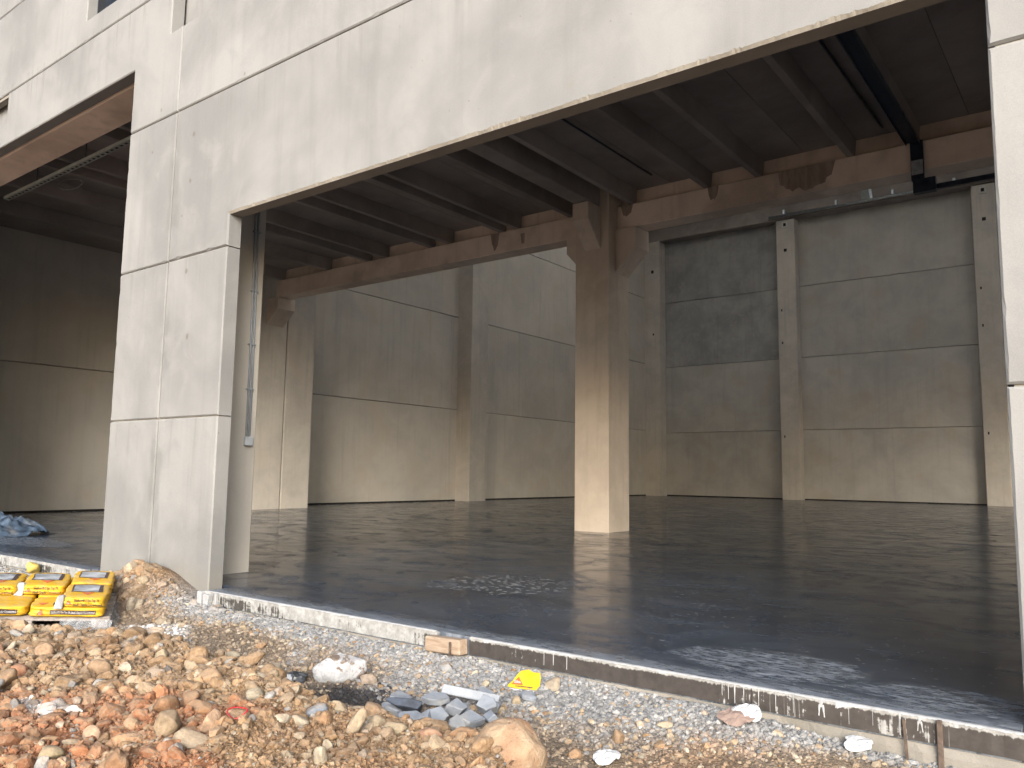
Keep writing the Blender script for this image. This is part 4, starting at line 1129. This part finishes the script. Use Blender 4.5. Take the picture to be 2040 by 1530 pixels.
named = [
 ('stone', -2.86, -1.78, .092, .034, .036, .65, 51, P_, 'long pale tan stone leaning up on the spoil left of the slate heap', (0, -.95)),
 ('stone', -3.52, -1.87, .05, .045, .042, .3, 52, P_, 'cracked cream stone on the spoil above the red ring', (0, 0)),
 ('stone', -3.95, -1.84, .074, .052, .050, .2, 53, O_, 'orange-tan lump on the spoil left of the pale tan stones', (0, 0)),
 ('stone', -4.71, -1.69, .040, .055, .055, 1.1, 54, T_, 'upright tan stone at the upper edge of the spoil, below the pier mound', (.2, .2)),
 ('stone', -5.28, -2.12, .058, .050, .056, .5, 55, (.33, .22, .14), 'brown rounded stone on the spoil, close below the yellow sacks', (0, 0)),
 ('stone', -3.20, -2.40, .085, .055, .040, .35, 56, (.31, .25, .18), 'flat broken tan slab tilted on the spoil with a hollow underneath', (.35, .25)),
 ('stone', -3.39, -2.40, .052, .055, .065, .6, 57, (.27, .20, .13), 'angular grey-brown stone on the spoil, left of the pinkish angular one', (.3, .1)),
 ('stone', -3.26, -2.27, .055, .05, .062, 1.0, 58, (.40, .27, .18), 'pinkish angular stone standing near the red plastic ring', (.2, -.3)),
 ('stone', -3.21, -1.74, .072, .034, .030, .8, 59, SLATE, 'blue-grey slate chunk on the spoil between two tan stones', (.2, -.3)),
 ('stone', -3.11, -1.91, .050, .036, .034, .3, 60, P_, 'pale cream stone just below the blue-grey slate chunk', (0, .1)),
 ('stone', -3.18, -1.62, .052, .040, .032, .5, 61, T_, 'tan stone right behind the blue-grey slate chunk', (0, .1)),
 ('stone', -2.51, -2.28, .031, .026, .055, .3, 62, P_, 'upright pale yellow stone at the bottom of the view', (.2, .1)),
 ('stone', -2.81, -2.00, .032, .028, .026, .3, 63, (.42, .35, .25), 'small cream stone on bare earth above the upright pale yellow stone', (0, 0)),
 ('stone', -2.87, -1.64, .052, .042, .050, .2, 64, T_, 'rounded tan rock on the crest left of the dark lump', (.1, 0)),
 ('stone', -2.72, -1.67, .058, .045, .040, .7, 65, T_, 'tan wedge shaped rock on the crest before the dark lump', (0, .25)),
 ('earth_clod', -2.50, -1.68, .062, .045, .034, .2, 66, (.35, .20, .13), 'reddish clod of earth on the crest between slate heap and bare earth', (0, 0)),
 ('earth_clod', -2.42, -1.55, .075, .055, .046, .5, 67, (.27, .155, .085), 'dark brown clod of earth on the crest beside the large boulder', (0, 0)),
 ('stone', -5.02, -2.36, .058, .050, .045, .3, 68, (.38, .18, .10), 'brick red lump at the left edge on the spoil', (0, 0)),
 ('earth_clod', -3.60, -2.12, .082, .055, .045, .4, 69, (.34, .18, .09), 'rusty orange clod of earth left of the red plastic ring', (0, 0)),
 ('stone', -3.64, -2.60, .046, .04, .044, .3, 70, (.42, .29, .20), 'pink-beige angular stone on the red clay, lower left', (.2, .2)),
 ('stone', -3.50, -2.84, .060, .036, .035, .9, 71, (.30, .25, .16), 'olive-tan oblong stone on the red clay at the bottom left', (.1, .2)),
 ('stone', -3.75, -2.90, .030, .028, .032, .3, 72, (.48, .40, .28), 'cream coloured stone at the left bottom corner', (0, 0)),
 ('stone', -5.71, -.43, .040, .032, .030, .3, 73, T_, 'small tan stone alone on the grey gravel near the pale formwork', (0, 0)),
 ('stone', -5.20, -.62, .042, .034, .028, .3, 74, O_, 'orange-brown stone alone on the flat ground left of the white rock', (0, 0)),
 ('stone', -5.21, -.86, .075, .045, .026, .4, 75, P_, 'flat pale stone bedded in the flat ground left of the white rock', (0, 0)),
 ('stone', -2.83, -.60, .032, .028, .035, .3, 76, T_, 'rounded tan stone at the right end of the slate heap', (0, 0)),
 ('stone', -3.15, -.48, .026, .024, .030, .3, 77, P_, 'single pale stone on the gravel left of the torn yellow paper', (0, 0)),
 ('stone', -2.87, -.70, .036, .030, .025, .3, 78, T_, 'tan pebble-smooth stone beside the long grey slate strip', (0, 0)),
 ('stone', -3.42, -1.06, .024, .022, .026, .3, 79, T_, 'small tan stone next to the white foil scrap', (0, 0)),
 ('stone', -2.15, -1.04, .036, .032, .028, .3, 80, O_, 'small orange stone on the flat ground right of the large boulder', (0, 0)),
 ('stone', -1.445, -.28, .032, .024, .018, .3, 81, P_, 'small whitish stone right of the pinkish paper scrap', (0, 0)),
 ('stone', -1.96, -.47, .050, .034, .020, .3, 82, P_, 'flat whitish stone sunk in the flat ground left of the pinkish paper scrap', (0, 0)),
 ('stone', -7.93, -.36, .066, .055, .05, .3, 83, (.36, .26, .18), 'round brown stone on top of the mound at the pier foot, left', (0, 0)),
 ('stone', -7.47, -.34, .062, .055, .045, .3, 84, T_, 'round tan stone on top of the mound at the pier foot, right', (0, 0)),
 ('stone', -.50, -.215, .046, .040, .036, .3, 85, (.40, .40, .42), 'squared pale grey stone at the right end under the black formwork', (0, 0)),
]
for nm, x, y, rx, ry, rz_, rot, sd_, col, lab, tl in named:
    if sd_ == 51: rock(nm, x, y, rx, ry, rz_, rot, sd_, (.27, .215, .15), lab, 'stone', tilt=tl, sink=-.25, lump=.2, cuts=11, var=.3); continue
    rock(nm, x, y, rx, ry, rz_, rot, sd_, tuple(q * .78 for q in col), lab, 'stone' if nm == 'stone' else 'clod', tilt=tl, cuts=9 if nm == 'stone' else 4, lump=.14 if nm == 'stone' else .24)
# heap of broken slate
M['slate'] = plain('blue_grey_slate', (.175, .192, .218), .8, 0, .2, 12, .5, (.23, .23, .225))
def slab_piece(x, y, lx, ly, th, rot, tilt, seed, label, z=None, mat=None):
    r = random.Random(seed); n = r.randint(4, 6); out = []
    for i in range(n):
        a = 2 * math.pi * (i + r.uniform(-.25, .25)) / n; k = r.uniform(.8, 1.1)
        out.append((math.cos(a) * lx * k, math.sin(a) * ly * k))
    bm = bmesh.new(); add_prism(bm, out, 'z', -th, th, min(.005, th * .35))
    for v in bm.verts: v.co += Vector((r.gauss(0, .003), r.gauss(0, .003), r.gauss(0, .002)))
    o = bm_obj('slate_piece', bm, mat or M['slate']); o.rotation_euler = (tilt[0], tilt[1], rot)
    o.location = (x, y, (float(ground_z(x, y)) if z is None else z) + th + .012)
    return tag(o, label, 'slate', 'broken slates in the heap')
slates = []
LS = 'broken blue-grey slate piece lying in the slate heap'
sl = [(-3.30, -1.14, .055, .04, .016, .3, (.2, .3)), (-3.06, -1.22, .060, .040, .020, .7, (.4, .1)), (-2.98, -1.15, .058, .042, .018, .2, (.5, -.2)), (-2.93, -1.02, .055, .045, .024, 1.2, (.6, .2)),
      (-3.02, -.90, .068, .05, .020, .5, (.35, -.3)), (-2.81, -1.02, .070, .05, .018, .9, (.45, .2)), (-2.85, -.84, .05, .04, .028, .2, (.7, .3)), (-3.14, -.94, .07, .05, .014, .4, (.2, .0)),
      (-2.76, -.92, .05, .04, .020, .1, (.5, -.4)), (-2.87, -.76, .045, .035, .020, 1.4, (.3, .3)), (-3.34, -1.02, .06, .045, .014, .1, (.15, .2)), (-2.92, -1.16, .055, .04, .022, 1.0, (.7, 0)), (-2.84, -1.10, .05, .045, .02, .6, (.6, .4)),
      (-2.96, -.97, .05, .035, .02, .9, (.9, .2)), (-3.22, -1.18, .05, .04, .016, .8, (.3, .1))]
for i, (x, y, lx, ly, th, rot, tl) in enumerate(sl):
    slates.append((slab_piece(x, y, lx * 1.18, ly * 1.18, th * 1.25, rot, tl, 300 + i, LS, z=float(ground_z(x, y)) + .012 * (i % 4)), x, y, 'broken'))
rank_labels(slates, [('long pale stone strip', -3.02, -.80), ('large boulder', -2.3, -1.40), ('dark mortar lump', -3.15, -1.16), ('white foil scrap', -3.27, -1.0)], 'blue-grey slate')
slab_piece(-3.03, -.63, .06, .035, .018, .5, (.4, .3), 330, 'dark slate piece standing at the far edge of the slate heap behind the long strip')
slab_piece(-2.80, -.52, .06, .04, .014, .3, (.2, .2), 331, 'flat slate piece at the right end of the slate heap below the torn yellow paper')
bm = bmesh.new(); add_prism(bm, [(-.17, -.025), (.165, -.030), (.172, .022), (-.168, .028)], 'z', -.012, .012, .004)
o = bm_obj('slate_strip', bm, plain('pale_slate', (.23, .245, .265), .75, 0, .15, 14, .35)); o.location = (-3.02, -.78, -.150); o.rotation_euler = (1.05, .10, .42)
tag(o, 'long narrow pale grey stone strip lying across the slate heap', 'stone strip')
M['lump'] = plain('dark_blue_grey_mortar', (.045, .055, .075), .85, 0, .45, 14, .8)
rock('mortar_lump', -3.15, -1.16, .11, .065, .075, .5, 91, (.05, .06, .08), 'dark blue-black lump of mortar on the left half of the slate heap', 'lump', sub=4, cuts=9, lump=.36, sink=.12, z=-.205, cutd=(.45, .85), mat=M['lump'])
# paper, foil and plastic scraps
def scrap(name, x, y, sx, sy, h, seed, mat, label, rz=0.0, tilt=(0, 0), fold=1.6, cat='paper', dz=.01, outline=None):
    o = crumple(name, x, y, float(ground_z(x, y)) + dz, sx, sy, h * .8, seed, mat, 9, 7, fold, rz, .3, outline)
    o.data.polygons.foreach_set('use_smooth', [False] * len(o.data.polygons))
    o.rotation_euler = (tilt[0], tilt[1], rz); return tag(o, label, cat)
scrap('foil_scrap', -3.27, -1.00, .058, .045, .085, 3.0, M['paper_white'], 'crumpled white foil scrap standing at the left of the slate heap', .4, (.6, 0), 1.8, 'foil')
M['card'] = plain('brown_sack_paper', (.18, .13, .11), .8, 0, .12, 10, .3)
scrap('paper_scrap', -1.65, -.30, .095, .06, .05, 5.0, M['card'], 'pinkish brown paper scrap lying on the gravel by the black formwork', .45, (.55, 0), 1.3, 'paper', .035, (1, .9, 1.05, .8, 1, .85, 1.1, .75))
scrap('paper_scrap', -1.61, -.245, .085, .05, .06, 6.0, M['paper_white'], 'white torn paper edge showing behind the pinkish brown paper scrap', .5, (.75, 0), 1.7, 'paper', .05, (1, .7, 1.1, .8, 1.0, .75))
scrap('paper_scrap', -1.08, -.20, .085, .05, .05, 7.0, M['paper_white'], 'torn white paper scrap near the two rusty stakes', .35, (.5, .1), 1.5, 'paper', .03, (.6, 1.15, .8, .7, 1.1, .9))
scrap('paper_scrap', -1.97, -1.05, .070, .05, .045, 9.0, M['paper_white'], 'pale white paper scrap at the bottom centre among small stones', .5, (.45, 0), 1.6, 'paper', .03, (.9, 1.1, .8, 1, .7))
M['black_plastic'] = plain('black_plastic', (.03, .032, .035), .35, 0, .3, 10, .2)
scrap('plastic_scrap', -4.27, -1.02, .065, .045, .06, 12.0, M['black_plastic'], 'black plastic scrap with a pale side, left of the white rock', .5, (.4, 0), 1.3, 'plastic', .02)
scrap('paper_scrap', -4.30, -1.07, .045, .022, .04, 13.0, M['paper_white'], 'whitish flake lying against the black plastic scrap', .5, (.7, 0), 1.2, 'paper', .02)
# torn piece of yellow sack with the red triangle
yp = empty('torn_sack_paper', (-2.90, -.42, float(ground_z(-2.9, -.42)) + .012)); tag(yp, 'torn piece of yellow sack paper with a red triangle, lying on the gravel', 'paper')
yp.rotation_euler = (.62, .04, .62)
out = [(-.105, .0), (-.03, -.008), (.02, -.012), (.085, -.014), (.092, .075), (.088, .118), (.045, .122), (.018, .140), (-.03, .120), (-.052, .092), (-.075, .05), (-.10, .018)]
def flat_poly(name, pts, z, mat, par, w=.006):
    v = [(x, y, z + w * math.sin(x * 38 + y * 22)) for x, y in pts]; c = np.mean(pts, 0); v.append((c[0], c[1], z + w * .6)); n = len(pts)
    return mesh_obj(name, v, [(i, (i + 1) % n, n) for i in range(n)], mat, par)
M['sack_clean'] = plain('clean_yellow_paper', (.55, .35, .012), .6, 0, .06, 20, .2)
sh = flat_poly('sheet', out, .004, M['sack_clean'], yp, .004)
flat_poly('white_edge', [(-.10, -.002), (-.02, -.010), (.055, -.014), (.06, -.026), (.0, -.030), (-.07, -.016)], .0, M['paper_white'], yp, .002)
tri = flat_poly('logo_triangle', [(-.082, .016), (-.012, .012), (-.040, .074)], .0112, M['print_red'], sh, .003)
V, F = TXTS; k = .040 / (V[:, 0].max() - V[:, 0].min()); mesh_obj('lettering', np.stack([-.068 + V[:, 0] * k, .022 + V[:, 1] * k, np.full(len(V), .0165)], -1), F, M['print_white'], sh)
flat_poly('brown_line', [(-.06, .003), (.045, -.006), (.045, .001), (-.06, .009)], .0105, M['print_brown'], sh, .002)
# red plastic ring
t = NT('red_plastic'); t.set((.36, .012, .018), .4); M['red'] = t.m
pts = [(.043 * math.cos(a) + .004 * math.sin(3 * a), .034 * math.sin(a) + .003 * math.cos(2 * a), .005 * math.sin(2 * a + 1)) for a in [i / 28 * 2 * math.pi for i in range(28)]]
o = tube('plastic_ring', pts, .0032, M['red'], None, 6, True); o.location = (-3.25, -2.15, float(ground_z(-3.25, -2.15)) + .022); o.rotation_euler = (.45, .1, .4); tag(o, 'bent red plastic ring lying on the spoil', 'ring')

# ------------------------------------------------------------------ 220 more single stones of the spoil heap
r = np.random.default_rng(77)
shapes = []
for i in range(14):
    v, f = rock_shape(500 + i, 3, 8 + i % 4, .17, (.5, .88)); shapes.append((v, f))
kinds = {'tan': ('tan limestone rubble stone half sunk in the spoil', 'tan stones of the spoil heap', 'tan'), 'brown': ('brown earth-stained stone half sunk in the spoil', 'brown stones of the spoil heap', 'brown'),
         'red': ('reddish clay-stained stone half sunk in the red part of the spoil', 'reddish stones of the spoil heap', 'reddish'), 'grey': ('plain grey stone half sunk in the spoil', 'grey stones of the spoil heap', 'grey')}
protos = {}
for kd in kinds:
    for i, (v, f) in enumerate(shapes):
        me = np_mesh('stone', v, f, 3, True)
        n = sum(np.sin(v @ (r.normal(size=3) * k) + r.random() * 6) for k in (2, 4, 8)) / 3
        cc = np.clip(pick(kd, r, 1) * 1.02 * (1 + .16 * n)[:, None], .02, .7)
        a = me.color_attributes.new('soil', 'FLOAT_COLOR', 'POINT'); a.data.foreach_set('color', np.concatenate([cc, np.ones((len(cc), 1))], 1).astype(np.float32).ravel())
        me.materials.append(M['stone']); protos[kd, i] = me
xs, ys_ = sample(r, 1100, 1.0, w_stone)
marks = [('large boulder', -2.17, -1.52), ('red plastic ring', -3.25, -2.15), ('long leaning tan stone', -2.88, -1.76), ('orange-tan lump', -3.95, -1.84), ('flat broken tan slab', -3.20, -2.40), ('upright pale yellow stone', -2.51, -2.28), ('brick red lump', -5.02, -2.36), ('rusty orange clod', -3.60, -2.12), ('pink-beige stone', -3.64, -2.60), ('olive-tan oblong stone', -3.50, -2.84), ('white limewashed rock', -4.1, -.83), ('upright tan stone', -4.71, -1.69), ('brown stone below the sacks', -5.28, -2.12), ('black plastic scrap', -4.27, -1.02), ('blue-grey slate chunk', -3.21, -1.74), ('cracked cream stone', -3.52, -1.87), ('yellow sack pallet', -6.9, -1.1)]
items = []
kept = [(q[1], q[2]) for q in named] + [(-2.17, -1.52), (-3.25, -2.15)]; cnt = 0
for x, y in zip(xs, ys_):
    if cnt >= 225: break
    d = math.hypot(x, y + 4.3994)
    if not in_view(np.array([x]), np.array([y]), ground_z([x], [y]), .04)[0] or (x < -6.2 and y > -1.6): continue
    s = min(.062, .0175 * math.exp(r.normal(0, .55)) * min(1.7, max(.9, d / 3.6)))
    if any((x - a) ** 2 + (y - b) ** 2 < (s + .045) ** 2 for a, b in kept): continue
    sp, red, gr = [float(q) for q in zone(np.array(x), np.array(y))]
    u = r.random(); kd = 'red' if u < red * .7 else 'grey' if u > .92 else 'brown' if u < .45 else 'tan'
    o = bpy.data.objects.new('stone', protos[kd, int(r.integers(0, 14))]); COL.objects.link(o)
    o.scale = (s * r.uniform(.9, 1.4), s * r.uniform(.8, 1.1), s * r.uniform(.65, 1.0)); o.rotation_euler = (r.normal(0, .4), r.normal(0, .4), r.uniform(0, 6.28))
    o.location = (x, y, float(ground_z(x, y)) + s * .30); tag(o, kinds[kd][0], 'stone', kinds[kd][1])
    items.append((o, x, y, kinds[kd][2])); kept.append((x, y)); cnt += 1
rank_labels(items, marks, 'stone')
